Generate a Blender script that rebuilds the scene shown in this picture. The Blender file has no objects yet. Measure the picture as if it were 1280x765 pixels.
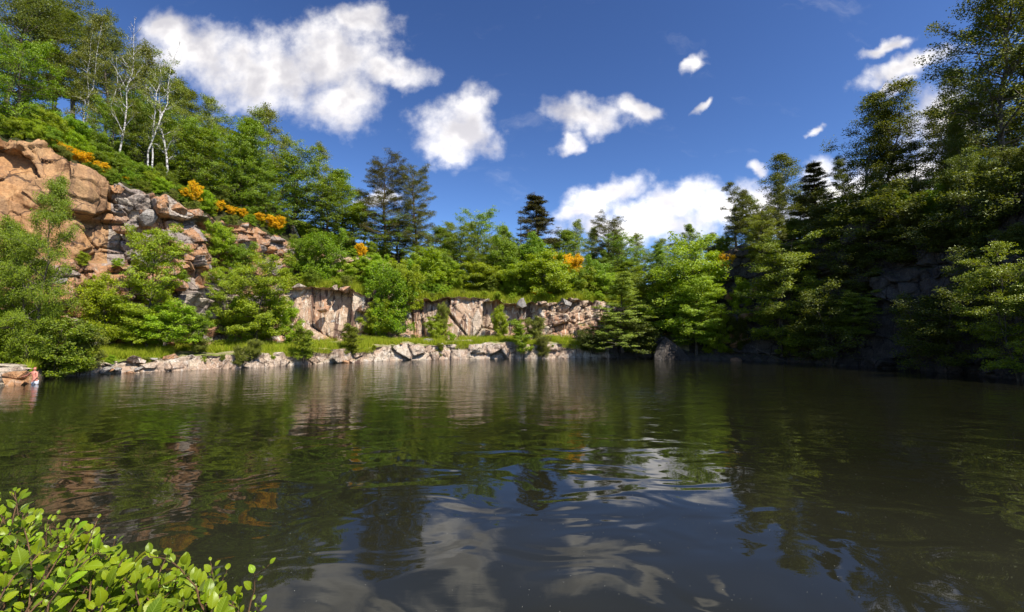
import bpy, bmesh, math, random
import numpy as np
from mathutils import Vector, Matrix

R = math.radians
SC = bpy.context.scene
COL = SC.collection
RNG = np.random.default_rng(7)
random.seed(7)

# ------------------------------------------------------------------ camera
CAM_H, FPX, PITCH = 3.2, 569.0, R(3.75)
cd = bpy.data.cameras.new('camera'); cam = bpy.data.objects.new('camera', cd); COL.objects.link(cam)
cd.sensor_width = 36.0; cd.lens = 36.0 * FPX / 1280.0
cd.clip_start = 0.05; cd.clip_end = 6000
cam.location = (0, 0, CAM_H); cam.rotation_euler = (R(90) + PITCH, 0, 0)
SC.camera = cam

def ray(x, y):
    a, b = (x - 640.0) / FPX, (382.5 - y) / FPX
    cp, sp = math.cos(PITCH), math.sin(PITCH)
    d = (a, cp - b * sp, sp + b * cp)
    return d[0] / d[1], d[2] / d[1]          # X per metre of Y, Z per metre of Y

def at(x, y, D):
    u, v = ray(x, y)
    return np.array((u * D, D, CAM_H + v * D))

# ------------------------------------------------------------------ light
SUN_AZ, SUN_EL = R(131), R(52)               # azimuth from the view direction, clockwise
sdir = Vector((math.sin(SUN_AZ) * math.cos(SUN_EL), math.cos(SUN_AZ) * math.cos(SUN_EL), math.sin(SUN_EL)))
ld = bpy.data.lights.new('sun', 'SUN'); ld.energy = 4.8; ld.angle = R(0.53); ld.color = (1.0, 0.95, 0.86)
sun = bpy.data.objects.new('sun', ld); COL.objects.link(sun)
sun.rotation_euler = (-sdir).to_track_quat('-Z', 'Y').to_euler(); sun.location = (40, -40, 80)

SC.view_settings.view_transform = 'Standard'; SC.view_settings.look = 'None'
SC.view_settings.exposure = 0.62; SC.view_settings.gamma = 1.0
SC.view_settings.use_curve_mapping = False
SC.render.engine = 'CYCLES'
SC.cycles.max_bounces = 5; SC.cycles.transmission_bounces = 4; SC.cycles.transparent_max_bounces = 8
SC.cycles.diffuse_bounces = 2; SC.cycles.glossy_bounces = 2
SC.cycles.use_denoising = True
SC.cycles.use_light_tree = False
SC.cycles.caustics_reflective = False; SC.cycles.caustics_refractive = False

# ------------------------------------------------------------------ node helper
class NT:
    def __init__(s, tree): s.t = tree; s.n = tree.nodes; s.l = tree.links
    def node(s, kind, **kw):
        n = s.n.new(kind)
        for k, v in kw.items(): setattr(n, k, v)
        return n
    def put(s, sock, v):
        if isinstance(v, bpy.types.NodeSocket): s.l.new(v, sock)
        else: sock.default_value = v
    def math(s, op, a, b=0.0, c=None, clamp=False):
        n = s.node('ShaderNodeMath', operation=op, use_clamp=clamp)
        s.put(n.inputs[0], a); s.put(n.inputs[1], b)
        if c is not None: s.put(n.inputs[2], c)
        return n.outputs[0]
    def vmath(s, op, a, b=(0, 0, 0)):
        n = s.node('ShaderNodeVectorMath', operation=op); s.put(n.inputs[0], a); s.put(n.inputs[1], b)
        return n.outputs['Value'] if op in ('LENGTH', 'DOT_PRODUCT') else n.outputs[0]
    def noise(s, vec, scale, detail=4, rough=0.55, dist=0.0):
        n = s.node('ShaderNodeTexNoise'); s.put(n.inputs['Vector'], vec)
        n.inputs['Scale'].default_value = scale; n.inputs['Detail'].default_value = detail
        n.inputs['Roughness'].default_value = rough; n.inputs['Distortion'].default_value = dist
        return n
    def ramp(s, v, lo, hi, a=0.0, b=1.0, smooth=True):
        n = s.node('ShaderNodeMapRange', interpolation_type='SMOOTHSTEP' if smooth else 'LINEAR')
        s.put(n.inputs['Value'], v); s.put(n.inputs['From Min'], lo); s.put(n.inputs['From Max'], hi)
        s.put(n.inputs['To Min'], a); s.put(n.inputs['To Max'], b)
        return n.outputs[0]
    def mix(s, f, a, b, blend='MIX'):
        n = s.node('ShaderNodeMix', data_type='RGBA', blend_type=blend)
        s.put(n.inputs[0], f)
        for i, v in ((6, a), (7, b)):
            s.put(n.inputs[i], v if isinstance(v, bpy.types.NodeSocket) else (*v, 1.0)[:4])
        return n.outputs[2]
    def mapping(s, vec, loc=(0, 0, 0), rot=(0, 0, 0), scale=(1, 1, 1), kind='POINT'):
        n = s.node('ShaderNodeMapping', vector_type=kind); s.put(n.inputs[0], vec)
        n.inputs['Location'].default_value = loc; n.inputs['Rotation'].default_value = rot; n.inputs['Scale'].default_value = scale
        return n.outputs[0]

# ------------------------------------------------------------------ sky with clouds
world = bpy.data.worlds.new('World'); SC.world = world; world.use_nodes = True
w = NT(world.node_tree); w.n.clear()
sky = w.node('ShaderNodeTexSky', sky_type='NISHITA'); sky.sun_disc = False
sky.sun_elevation = SUN_EL; sky.sun_rotation = SUN_AZ; sky.altitude = 400; sky.air_density = 1.0; sky.dust_density = 0.55; sky.ozone_density = 3.5
gen = w.node('ShaderNodeTexCoord').outputs['Generated']
sep = w.node('ShaderNodeSeparateXYZ'); w.put(sep.inputs[0], gen)
dx, dy, dz = sep.outputs
yy = w.math('MAXIMUM', dy, 0.05)
cmb = w.node('ShaderNodeCombineXYZ'); w.put(cmb.inputs[0], w.math('DIVIDE', dx, yy)); w.put(cmb.inputs[1], w.math('DIVIDE', dz, yy)); uv = cmb.outputs[0]
n1 = w.noise(uv, 7.0, 3, 0.6); n2 = w.noise(uv, 24.0, 5, 0.6)
off = w.vmath('ADD', w.vmath('MULTIPLY', w.vmath('SUBTRACT', n1.outputs['Color'], (.5, .5, .5)), (.14, .11, 0)),
              w.vmath('MULTIPLY', w.vmath('SUBTRACT', n2.outputs['Color'], (.5, .5, .5)), (.030, .028, 0)))
uvw = w.vmath('ADD', uv, off)
CLOUDS = [  # centre x, y, radii in photograph pixels, turn in degrees
    (245, 64, 78, 46, 10), (325, 90, 115, 58, 15), (415, 70, 88, 58, 0), (425, 128, 64, 44, -10), (490, 86, 60, 24, 12), (452, 28, 48, 26, 0), (205, 40, 40, 30, 0),
    (573, 160, 56, 48, 0), (588, 132, 38, 28, 0), (560, 188, 30, 20, 0),
    (735, 142, 68, 28, 0), (712, 176, 28, 14, -12), (790, 134, 30, 16, 0),
    (752, 242, 62, 22, -22), (722, 262, 40, 12, -8), (852, 252, 68, 28, -8), (800, 284, 125, 26, 0), (902, 266, 70, 30, 0), (745, 284, 46, 20, 0), (960, 262, 60, 42, 0), (812, 262, 60, 26, 0),
    (870, 78, 28, 13, -28), (877, 129, 19, 8, -18), (1112, 58, 42, 11, -15), (1135, 84, 88, 17, -22), (1112, 112, 40, 10, -18), (938, 212, 16, 11, 0),
    (1180, 150, 75, 46, -20), (1050, 240, 80, 40, -10), (1150, 215, 70, 40, 0), (1018, 166, 13, 6, -15), (470, 246, 30, 11, 0)]
field = None
for (cx, cy, rx, ry, rot) in CLOUDS:
    u, v = ray(cx, cy); s_ = (1 + u * u) ** 0.0
    m = w.vmath('LENGTH', w.mapping(uvw, (u, v, 0), (0, 0, R(-rot)), (rx / FPX, ry / FPX, 1), 'TEXTURE'))
    field = m if field is None else w.math('SMOOTH_MIN', field, m, 0.25)
dens_front = w.math('SUBTRACT', 1.0, field)
# the rest of the sky: the same broken cumulus, on a plane overhead
zz = w.math('MAXIMUM', dz, 0.06)
cm2 = w.node('ShaderNodeCombineXYZ'); w.put(cm2.inputs[0], w.math('DIVIDE', dx, zz)); w.put(cm2.inputs[1], w.math('DIVIDE', dy, zz))
n3 = w.noise(cm2.outputs[0], 0.9, 7, 0.55, 0.2)
dens_rest = w.math('MULTIPLY', w.math('SUBTRACT', n3.outputs['Fac'], 0.585), 6.0)
front = w.ramp(w.math('DIVIDE', dy, w.math('ADD', w.math('ABSOLUTE', dx), w.math('ADD', dz, 0.001))), 0.42, 0.5)
dens = w.math('ADD', w.math('MULTIPLY', dens_front, front), w.math('MULTIPLY', dens_rest, w.math('SUBTRACT', 1.0, front)))
nd = w.noise(uv, 17.0, 9, 0.60)
dens = w.math('ADD', dens, w.math('MULTIPLY', w.math('SUBTRACT', nd.outputs['Fac'], 0.52), 1.25))
wisp = w.math('MULTIPLY', w.ramp(w.noise(w.mapping(uvw, rot=(0, 0, R(25)), scale=(1.0, 2.6, 1)), 3.2, 7, .62).outputs['Fac'], .56, .82), .16)
alpha = w.math('MAXIMUM', w.ramp(dens, -0.16, 0.78), wisp)
# light side and grey side of the puffs
uvs_ = w.vmath('ADD', uv, w.vmath('MULTIPLY', off, (.35, .35, 0)))
sA = w.noise(uvs_, 7.5, 6, 0.5).outputs['Fac']
sB = w.noise(w.vmath('ADD', uvs_, (0.026, 0.046, 0)), 7.5, 6, 0.5).outputs['Fac']
lit = w.ramp(w.math('ADD', w.math('MULTIPLY', w.math('SUBTRACT', sA, sB), 2.6), w.math('MULTIPLY', w.math('SUBTRACT', 0.70, dens), 0.40)), -0.42, 0.40)
ccol = w.mix(lit, (0.62, 0.605, 0.645), (1.07, 1.035, 1.015))
skc = w.node('ShaderNodeHueSaturation'); skc.inputs['Hue'].default_value = .503; skc.inputs['Saturation'].default_value = 1.01; skc.inputs['Value'].default_value = 0.485
gm = w.node('ShaderNodeGamma'); w.put(gm.inputs[0], sky.outputs[0]); gm.inputs[1].default_value = 1.5
w.put(skc.inputs['Color'], gm.outputs[0])
STR = 0.105
gl = w.ramp(w.math('DIVIDE', dz, yy), .28, .55, 1.36, 1.0)
cg = w.node('ShaderNodeCombineColor'); [w.put(cg.inputs[k], w.math('MULTIPLY', gl, .74 / STR)) for k in range(3)]
ccol = w.mix(1.0, ccol, cg.outputs[0], 'MULTIPLY')
above = w.ramp(dz, 0.0, 0.03)
col = w.mix(w.math('MULTIPLY', alpha, above), skc.outputs[0], ccol)
bg = w.node('ShaderNodeBackground'); w.put(bg.inputs['Color'], col); bg.inputs['Strength'].default_value = STR
wo = w.node('ShaderNodeOutputWorld'); w.l.new(bg.outputs[0], wo.inputs[0])
world.cycles.sampling_method = 'MANUAL'; world.cycles.sample_map_resolution = 512

# ------------------------------------------------------------------ mesh helpers
def mesh_np(name, V, F, mat=None, smooth=False):
    V = np.asarray(V, np.float32).reshape(-1, 3); F = np.asarray(F, np.int32); k = F.shape[1]
    me = bpy.data.meshes.new(name)
    me.vertices.add(len(V)); me.vertices.foreach_set('co', V.ravel())
    me.loops.add(F.size); me.loops.foreach_set('vertex_index', F.ravel())
    me.polygons.add(len(F)); me.polygons.foreach_set('loop_start', np.arange(0, F.size, k, dtype=np.int32))
    if smooth: me.polygons.foreach_set('use_smooth', np.ones(len(F), bool))
    me.update(calc_edges=True)
    if mat: me.materials.append(mat)
    return me

def link(name, data, parent=None, loc=None, kind=None, label=None, cat=None, group=None):
    o = bpy.data.objects.new(name, data); COL.objects.link(o)
    if parent is not None: o.parent = parent
    if loc is not None: o.location = loc
    if kind: o['kind'] = kind
    if label: o['label'] = label
    if cat: o['category'] = cat
    if group: o['group'] = group
    return o

def norm(a): return a / np.maximum(np.linalg.norm(a, axis=-1, keepdims=True), 1e-9)

# ------------------------------------------------------------------ materials
def new_mat(name):
    m = bpy.data.materials.new(name); m.use_nodes = True
    t = NT(m.node_tree); t.n.clear()
    out = t.node('ShaderNodeOutputMaterial')
    return m, t, out

def leaf_mat(name, c_lo, c_hi, trans=0.38, gloss=0.10, var=0.25, flower=None, flower_share=0.0, rough=.5, veins=False):
    m, t, out = new_mat(name)
    isl = t.node('ShaderNodeNewGeometry').outputs['Random Per Island']
    obr = t.node('ShaderNodeObjectInfo').outputs['Random']
    base = t.mix(isl, c_lo, c_hi)
    hs = t.node('ShaderNodeHueSaturation')
    t.put(hs.inputs['Hue'], t.ramp(obr, 0, 1, 0.485, 0.515, False))
    t.put(hs.inputs['Value'], t.ramp(obr, 0, 1, 1 - var, 1 + var, False))
    t.put(hs.inputs['Color'], base); base = hs.outputs[0]
    if flower:
        f = t.math('GREATER_THAN', t.math('FRACT', t.math('MULTIPLY', isl, 37.7)), 1 - flower_share)
        base = t.mix(f, base, flower)
    if veins:
        uvs = t.node('ShaderNodeSeparateXYZ'); t.put(uvs.inputs[0], t.node('ShaderNodeUVMap').outputs[0])
        ax = t.math('ABSOLUTE', t.math('SUBTRACT', uvs.outputs[0], .5))
        rib = t.math('SUBTRACT', 1.0, t.ramp(ax, .008, .03))
        sv = t.math('FRACT', t.math('MULTIPLY', t.math('SUBTRACT', uvs.outputs[1], t.math('MULTIPLY', ax, .8)), 7.0))
        side = t.math('MULTIPLY', t.math('SUBTRACT', 1.0, t.ramp(t.math('ABSOLUTE', t.math('SUBTRACT', sv, .5)), .04, .16)), .6)
        base = t.mix(t.math('MULTIPLY', t.math('MAXIMUM', rib, side), .55), base, (.30, .40, .05))
        base = t.mix(t.ramp(t.noise(t.node('ShaderNodeNewGeometry').outputs['Position'], 22, 4, .6).outputs[0], .60, .75, 0, .35), base, (.16, .13, .02))
    d = t.node('ShaderNodeBsdfDiffuse'); t.put(d.inputs[0], base)
    tr = t.node('ShaderNodeBsdfTranslucent'); t.put(tr.inputs[0], t.mix(1.0, base, (1.35, 1.25, 0.55), 'MULTIPLY'))
    g = t.node('ShaderNodeBsdfGlossy'); g.inputs['Roughness'].default_value = rough; g.inputs[0].default_value = (.85, .9, .7, 1)
    a = t.node('ShaderNodeMixShader'); a.inputs[0].default_value = trans; t.l.new(d.outputs[0], a.inputs[1]); t.l.new(tr.outputs[0], a.inputs[2])
    fr = t.node('ShaderNodeFresnel'); fr.inputs[0].default_value = 1.35
    b = t.node('ShaderNodeMixShader'); t.put(b.inputs[0], t.math('MULTIPLY', fr.outputs[0], gloss)); t.l.new(a.outputs[0], b.inputs[1]); t.l.new(g.outputs[0], b.inputs[2])
    t.l.new(b.outputs[0], out.inputs[0])
    return m

def bark_mat(name, c1, c2, scale=6, stretch=0.3, lo=.4, hi=.62):
    m, t, out = new_mat(name)
    co = t.node('ShaderNodeTexCoord').outputs['Object']
    n = t.noise(t.mapping(co, scale=(1, 1, stretch)), scale, 5, .6)
    p = t.node('ShaderNodeBsdfPrincipled'); t.put(p.inputs['Base Color'], t.mix(t.ramp(n.outputs[0], lo, hi), c1, c2)); p.inputs['Roughness'].default_value = .85
    b = t.node('ShaderNodeBump'); b.inputs['Strength'].default_value = .5; b.inputs['Distance'].default_value = .02; t.put(b.inputs['Height'], n.outputs[0])
    t.l.new(b.outputs[0], p.inputs['Normal']); t.l.new(p.outputs[0], out.inputs[0])
    return m

def rock_mat(name, c_main, c_alt, c_pale, c_dark, streak=0.5, moss=0.5, scale=1.0, pale_amt=0.5, rough_relief=.6, blk=.0, c_block=(.28, .24, .21), fis=.8):
    m, t, out = new_mat(name)
    geo = t.node('ShaderNodeNewGeometry'); pos = geo.outputs['Position']
    big = t.noise(pos, .28 * scale, 4, .55, .4).outputs[0]
    mid = t.noise(pos, 1.1 * scale, 6, .62, .3).outputs[0]
    fine = t.noise(pos, 7.0 * scale, 6, .65).outputs[0]
    c = t.mix(t.ramp(big, .40, .60), c_main, c_alt)
    c = t.mix(t.math('MULTIPLY', t.ramp(mid, .52, .66), pale_amt), c, c_pale)
    at_ = t.node('ShaderNodeAttribute', attribute_name='block').outputs['Fac']
    c = t.mix(t.math('MULTIPLY', t.ramp(at_, .45, .62), blk), c, c_block)
    c = t.mix(t.math('MULTIPLY', t.ramp(at_, .82, .95), blk), c, c_pale)
    st = t.noise(t.mapping(pos, scale=(1, 1, .10)), 1.25 * scale, 5, .62, .5).outputs[0]
    st2 = t.noise(t.mapping(pos, scale=(1, 1, .07)), 3.2 * scale, 4, .6, .3).outputs[0]
    c = t.mix(t.math('MULTIPLY', t.ramp(st, .50, .59), streak * .9), c, c_dark)
    c = t.mix(t.math('MULTIPLY', t.ramp(st2, .55, .64), streak * .8), c, c_pale)
    isl = t.ramp(fine, .25, .75, .72, 1.25)
    cm = t.node('ShaderNodeCombineColor'); [t.put(cm.inputs[i], isl) for i in range(3)]
    c = t.mix(1.0, c, cm.outputs[0], 'MULTIPLY')
    # moss and grass on the flat tops, fine dark lichen
    nz = t.node('ShaderNodeSeparateXYZ'); t.put(nz.inputs[0], geo.outputs['True Normal'])
    mo = t.math('MULTIPLY', t.ramp(t.math('ADD', nz.outputs[2], t.math('MULTIPLY', t.math('SUBTRACT', mid, .5), 1.4)), .80, 1.0), moss)
    c = t.mix(mo, c, (.085, .105, .02))
    li = t.math('MULTIPLY', t.ramp(t.noise(pos, 3.1 * scale, 5, .7).outputs[0], .60, .68), .5)
    c = t.mix(li, c, c_dark)
    p = t.node('ShaderNodeBsdfPrincipled'); t.put(p.inputs['Base Color'], c); p.inputs['Roughness'].default_value = .82
    p.inputs['Specular IOR Level'].default_value = .3
    vor = t.node('ShaderNodeTexVoronoi', feature='DISTANCE_TO_EDGE'); t.put(vor.inputs['Vector'], t.vmath('ADD', t.mapping(pos, scale=(1, 1, .55)), t.vmath('MULTIPLY', t.noise(pos, 1.5, 3).outputs['Color'], (.5, .5, .5)))); vor.inputs['Scale'].default_value = 1.15 * scale
    crack = t.ramp(vor.outputs[0], 0.0, .05)
    vo2 = t.node('ShaderNodeTexVoronoi', feature='DISTANCE_TO_EDGE'); t.put(vo2.inputs['Vector'], t.vmath('ADD', t.mapping(pos, rot=(.3, .5, .2), scale=(1, 1, .8)), t.vmath('MULTIPLY', t.noise(pos, .9, 4).outputs['Color'], (.9, .9, .9)))); vo2.inputs['Scale'].default_value = .42 * scale
    wide = t.ramp(t.noise(pos, .5 * scale, 3).outputs[0], .42, .62, .0, .030)
    fs_ = t.math('MULTIPLY', t.math('SUBTRACT', 1.0, t.ramp(t.math('DIVIDE', vo2.outputs[0], t.math('ADD', wide, .002)), .5, 1.0)), fis)
    t.put(p.inputs['Base Color'], t.mix(fs_, c, [v * .6 for v in c_dark]))
    h = t.math('MULTIPLY', t.math('ADD', t.math('MULTIPLY', fine, .10), t.math('ADD', t.math('MULTIPLY', mid, .26), t.math('SUBTRACT', t.math('MULTIPLY', crack, .035), t.math('MULTIPLY', fs_, .12)))), rough_relief * 1.6)
    b = t.node('ShaderNodeBump'); b.inputs['Strength'].default_value = 1.0; b.inputs['Distance'].default_value = 1.0; t.put(b.inputs['Height'], h)
    t.l.new(b.outputs[0], p.inputs['Normal']); t.l.new(p.outputs[0], out.inputs[0])
    return m

def ground_mat(name, c1, c2, c3, scale=.6):
    m, t, out = new_mat(name)
    pos = t.node('ShaderNodeNewGeometry').outputs['Position']
    a = t.noise(pos, scale, 5, .6).outputs[0]; f = t.noise(pos, 6, 5, .65).outputs[0]
    c = t.mix(t.ramp(a, .38, .58), c1, c2); c = t.mix(t.ramp(f, .5, .66), c, c3)
    p = t.node('ShaderNodeBsdfPrincipled'); t.put(p.inputs['Base Color'], c); p.inputs['Roughness'].default_value = .95; p.inputs['Specular IOR Level'].default_value = .1
    b = t.node('ShaderNodeBump'); b.inputs['Strength'].default_value = .9; b.inputs['Distance'].default_value = .25; t.put(b.inputs['Height'], f)
    t.l.new(b.outputs[0], p.inputs['Normal']); t.l.new(p.outputs[0], out.inputs[0])
    return m

M = {}
M['ochre'] = rock_mat('ochre_rock', (.39, .205, .082), (.32, .165, .070), (.43, .265, .125), (.11, .065, .045), .40, .3, .9, .6, .25, .35, (.30, .185, .10))
M['jumble'] = rock_mat('jumbled_rock', (.40, .205, .09), (.38, .195, .10), (.44, .37, .29), (.10, .06, .045), .45, .25, 1.2, .55, .6, .85, (.29, .25, .22))
M['pink'] = rock_mat('streaked_rock', (.41, .215, .120), (.43, .30, .20), (.62, .54, .43), (.085, .044, .032), 1.0, .4, 1.0, .25, .2, .5, (.42, .31, .21), .35)
M['cream'] = rock_mat('shore_rock', (.42, .29, .20), (.49, .40, .30), (.62, .56, .48), (.15, .10, .07), .6, .3, 1.2, .6, .6, .5, (.37, .25, .17))
M['dark'] = rock_mat('shaded_rock', (.060, .046, .036), (.085, .070, .056), (.13, .115, .10), (.04, .03, .025), .5, .6, 1.0, .45, .6)  # shade of the right bank and big boulder is put into this dark base colour
M['grey'] = rock_mat('grey_rock', (.30, .26, .23), (.36, .32, .28), (.50, .47, .43), (.12, .09, .08), .3, .25, 2.0, .7, .5)
M['turf'] = ground_mat('turf', (.14, .19, .018), (.36, .30, .17), (.22, .22, .06), .45)
M['forest_floor'] = ground_mat('forest_floor', (.035, .05, .012), (.06, .06, .022), (.08, .055, .03), .3)
M['bed'] = ground_mat('lake_bed', (.05, .045, .025), (.08, .06, .03), (.03, .03, .02), .5)
M['maple'] = leaf_mat('bright_leaf', (.215, .330, .005), (.390, .490, .010), .42, .10, .14, rough=.6)
M['broad'] = leaf_mat('deep_leaf', (.120, .220, .005), (.270, .355, .010), .38, .10, .22, rough=.6)
M['birch'] = leaf_mat('birch_leaf', (.140, .175, .016), (.275, .290, .034), .36, .12, rough=.6)
M['shade'] = leaf_mat('shaded_leaf', (.078, .104, .010), (.172, .194, .022), .46, .08, rough=.6)  # dull dark green, lowered so the right bank's shade sits in the leaf colour
M['pine'] = leaf_mat('pine_needle', (.066, .076, .010), (.155, .130, .024), .15, .1, rough=.6)
M['larch'] = leaf_mat('larch_leaf', (.165, .235, .008), (.310, .360, .020), .38, .10, rough=.6)
M['willow'] = leaf_mat('willow_leaf', (.135, .195, .010), (.275, .320, .022), .38, .12, .15, rough=.6)
M['broom'] = leaf_mat('broom_leaf', (.10, .14, .010), (.20, .21, .02), .3, .1, .1, (.98, .60, .006), .80)
M['alder'] = leaf_mat('alder_leaf', (.100, .190, .005), (.290, .385, .010), .34, .7, .22, rough=.36, veins=True)
M['grass'] = leaf_mat('grass_blade', (.21, .30, .008), (.44, .43, .05), .38, .1)
M['bark'] = bark_mat('brown_bark', (.055, .04, .028), (.14, .11, .08))
M['pine_bark'] = bark_mat('pine_bark', (.10, .055, .03), (.20, .11, .06))
M['birch_bark'] = bark_mat('birch_bark', (.07, .06, .05), (.56, .53, .48), 5, 1.6, .40, .54)
M['twig'] = bark_mat('red_twig', (.09, .045, .02), (.15, .08, .03), 30)

# ------------------------------------------------------------------ terrain: profiles seen from the south bank, in real metres
KEYS = [ # x px, then (distance, height) of: ledge top, cliff foot, lower cliff top, upper foot, upper top, hill back ; first number = shore distance
 (-420, 16, (16.6,.8),(21,1.6),(22,9),(22.6,9.6),(24.5,20),(48,36)),
 (-200, 22, (22.6,.8),(30,1.6),(31,9),(31.8,9.6),(34,21.5),(60,38)),
 (0,  29.5,(30.3,.7),(38,1.8),(39.2,10),(39.8,10.4),(42.5,22.0),(72,39)),
 (40, 30.5,(31.2,.6),(38.6,1.7),(39.8,10),(40.4,10.4),(43.1,21.8),(73,39)),
 (62, 35.5,(36.2,.7),(39.5,1.6),(40.8,10),(41.4,10.5),(44.0,21.0),(74,39)),
 (128, 38.2,(39,1.1),(43,1.6),(44.5,10),(45,10.5),(47.3,18.8),(76,37)),
 (200, 41.5,(42.3,1.2),(46,1.8),(47.5,9.5),(48.3,10),(51,18.9),(78,34)),
 (245, 43.3,(44.1,1.2),(48.5,1.9),(50.3,8),(51.5,9),(53.5,18.2),(80,32)),
 (262, 44,(44.8,1.2),(50.5,1.9),(52.5,8),(55.5,9.3),(58.2,18.6),(81,31.5)),
 (310, 45.7,(46.5,1.3),(54,2.2),(56,8),(60,9.5),(63,18.6),(85,30)),
 (360, 49,(49.8,1.5),(60,2.4),(61.5,9.8),(67,11),(70,17.6),(90,27)),
 (440, 55,(55.8,1.8),(63,2.5),(64.3,9.6),(71,11.5),(74.5,16.6),(94,23)),
 (458, 57,(57.8,1.9),(64.2,2.5),(65.6,9.5),(72,11.7),(76,16.5),(96,22)),
 (485, 59,(59.8,1.95),(67,2.5),(72,9.8),(76,12),(80,16.4),(97,21.5)),
 (512, 61.3,(62.1,2.0),(69.3,2.6),(70.7,9.2),(79,12),(82.5,15.6),(100,19)),
 (580, 63.5,(64.3,2.1),(70.5,2.6),(71.8,8.8),(84,11.5),(86,12.4),(104,15.5)),
 (640, 64.5,(65.3,2.1),(71,2.6),(72.2,8.7),(85,11),(87,12),(106,14.5)),
 (715, 65,(65.8,2.0),(71,2.7),(73,8.6),(80,10.5),(82,13.6),(108,14.5)),
 (745, 65,(65.8,1.9),(71.5,2.8),(73.8,8.3),(82,10.2),(84,12.4),(109,14.5)),
 (790, 64.6,(65.4,1.7),(72,3),(75,8),(85,10),(88,11),(110,14.5)),
 (850, 62,(63,1.2),(68,4),(72,9),(78,11),(81,13),(105,17)),
 (905, 60,(61,1),(62.5,3.5),(66,10),(67,11),(69.5,15.8),(90,19)),
 (960, 57,(57.8,1),(58.6,3),(60,10),(60.6,11),(62.5,16.6),(85,20)),
 (1050, 49.5,(50.2,1),(50.9,3),(51.8,9.5),(52.4,10.2),(54,16),(78,21)),
 (1150, 42,(42.7,1),(43.3,3),(44,9),(44.6,9.8),(46,15.2),(70,21)),
 (1280, 33.5,(34.2,1),(34.8,3),(35.5,9),(36,9.6),(37.5,15.2),(60,21)),
 (1500, 24,(24.6,1),(25,3),(25.6,9),(26,9.6),(27,15),(50,21)),
 (1720, 18,(18.6,1),(19,3),(19.6,9),(20,9.6),(21,14),(42,20)),
]
ku = np.array([(k[0] - 640) / FPX for k in KEYS])
def fract(a): return a - np.floor(a)
def h2(ix, iy, k): return fract(np.sin(ix * 127.1 + iy * 311.7 + k * 74.7) * 43758.5453)
def vnoise(x, y, k=0):
    ix, iy = np.floor(x), np.floor(y); fx, fy = x - ix, y - iy
    fx = fx * fx * (3 - 2 * fx); fy = fy * fy * (3 - 2 * fy)
    a = h2(ix, iy, k) * (1 - fx) + h2(ix + 1, iy, k) * fx; b = h2(ix, iy + 1, k) * (1 - fx) + h2(ix + 1, iy + 1, k) * fx
    return a * (1 - fy) + b * fy - .5
def prof(u):
    """the nine (distance, height) profile points at azimuth u"""
    u = np.asarray(u, float); out = []
    d0 = np.interp(u, ku, [k[1] for k in KEYS])
    out.append((d0 - 2.5, np.full_like(u, -2.6))); out.append((d0 - .15, np.full_like(u, -.35)))
    for j in range(2, 8):
        out.append((np.interp(u, ku, [k[j][0] for k in KEYS]), np.interp(u, ku, [k[j][1] for k in KEYS])))
    px = u * FPX
    for j, a, dd in ((4, .75, .9), (5, .35, .6), (6, 1.0, 1.1), (2, .12, .4)):
        D_, Z_ = out[j]; k = 1.0 if j != 2 else 1.4
        z_ = a * (vnoise(px / 26 * k, px * 0 + j, 31) * 1.3 + vnoise(px / 9 * k, px * 0 + j, 33) * .8 + vnoise(px / 3.5, px * 0 + j, 35) * .35)
        out[j] = (D_ + dd * vnoise(px / 18 * k, px * 0 + j, 37), Z_ + z_)
    out.append((np.full_like(u, 190.0), out[-1][1] + 4)); out.append((np.full_like(u, 1500.0), np.full_like(u, -6.0)))
    return out

BLK = [None]
def blocks(s, t, cw, ch, seed, rot=0.0, crack=.25, cwid=.10, tilt=.5):
    """broken rock: every cell has its own offset and tilt, joints are recessed"""
    c, sn = math.cos(rot), math.sin(rot)
    x, y = (s * c + t * sn) / cw, (-s * sn + t * c) / ch
    ix, iy = np.floor(x), np.floor(y)
    f1 = np.full(x.shape, 9.); f2 = f1.copy(); off = np.zeros_like(x); idr = off.copy()
    for a in (-1, 0, 1):
        for b in (-1, 0, 1):
            jx, jy = ix + a, iy + b
            px, py = jx + .15 + .7 * h2(jx, jy, seed), jy + .15 + .7 * h2(jx, jy, seed + 1)
            d = np.hypot(x - px, y - py)
            o = (h2(jx, jy, seed + 2) - .5) * 2 + tilt * ((h2(jx, jy, seed + 3) - .5) * 2 * (x - px) + (h2(jx, jy, seed + 4) - .5) * 2 * (y - py)) * 2
            nb = d < f1
            f2 = np.where(nb, f1, np.minimum(f2, d)); off = np.where(nb, o, off); f1 = np.where(nb, d, f1); idr = np.where(nb, h2(jx, jy, seed + 9), idr)
    BLK[0] = idr
    return off - crack * 4 * np.clip(1 - (f2 - f1) / (cwid * 1.6), 0, 1)

NU = 1560
U = np.linspace((-420 - 640) / FPX, (1720 - 640) / FPX, NU)
XP = U * FPX + 640
P = prof(U)
SEG = [2, 18, 12, 64, 20, 104, 24, 14, 6]                   # rows per band
rows_d, rows_z, band, frac_ = [], [], [], []
for j, n in enumerate(SEG):
    for i in range(n):
        q = i / n
        rows_d.append(P[j][0] * (1 - q) + P[j + 1][0] * q); rows_z.append(P[j][1] * (1 - q) + P[j + 1][1] * q); band.append(j); frac_.append(q)
rows_d.append(P[-1][0]); rows_z.append(P[-1][1]); band.append(len(SEG) - 1); frac_.append(1.0)
Dg, Zg = np.array(rows_d), np.array(rows_z); band = np.array(band); frac_ = np.array(frac_)
Xg = U[None, :] * Dg; Yg = Dg.copy()
# along-shore length and up-profile length, in metres
mid = P[4]; sx, sy = U * mid[0], mid[0]
S1 = np.concatenate([[0], np.cumsum(np.hypot(np.diff(sx), np.diff(sy)))])
Sg = np.broadcast_to(S1, Dg.shape)
Tg = Zg + 0.35 * (Dg - P[2][0])
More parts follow.
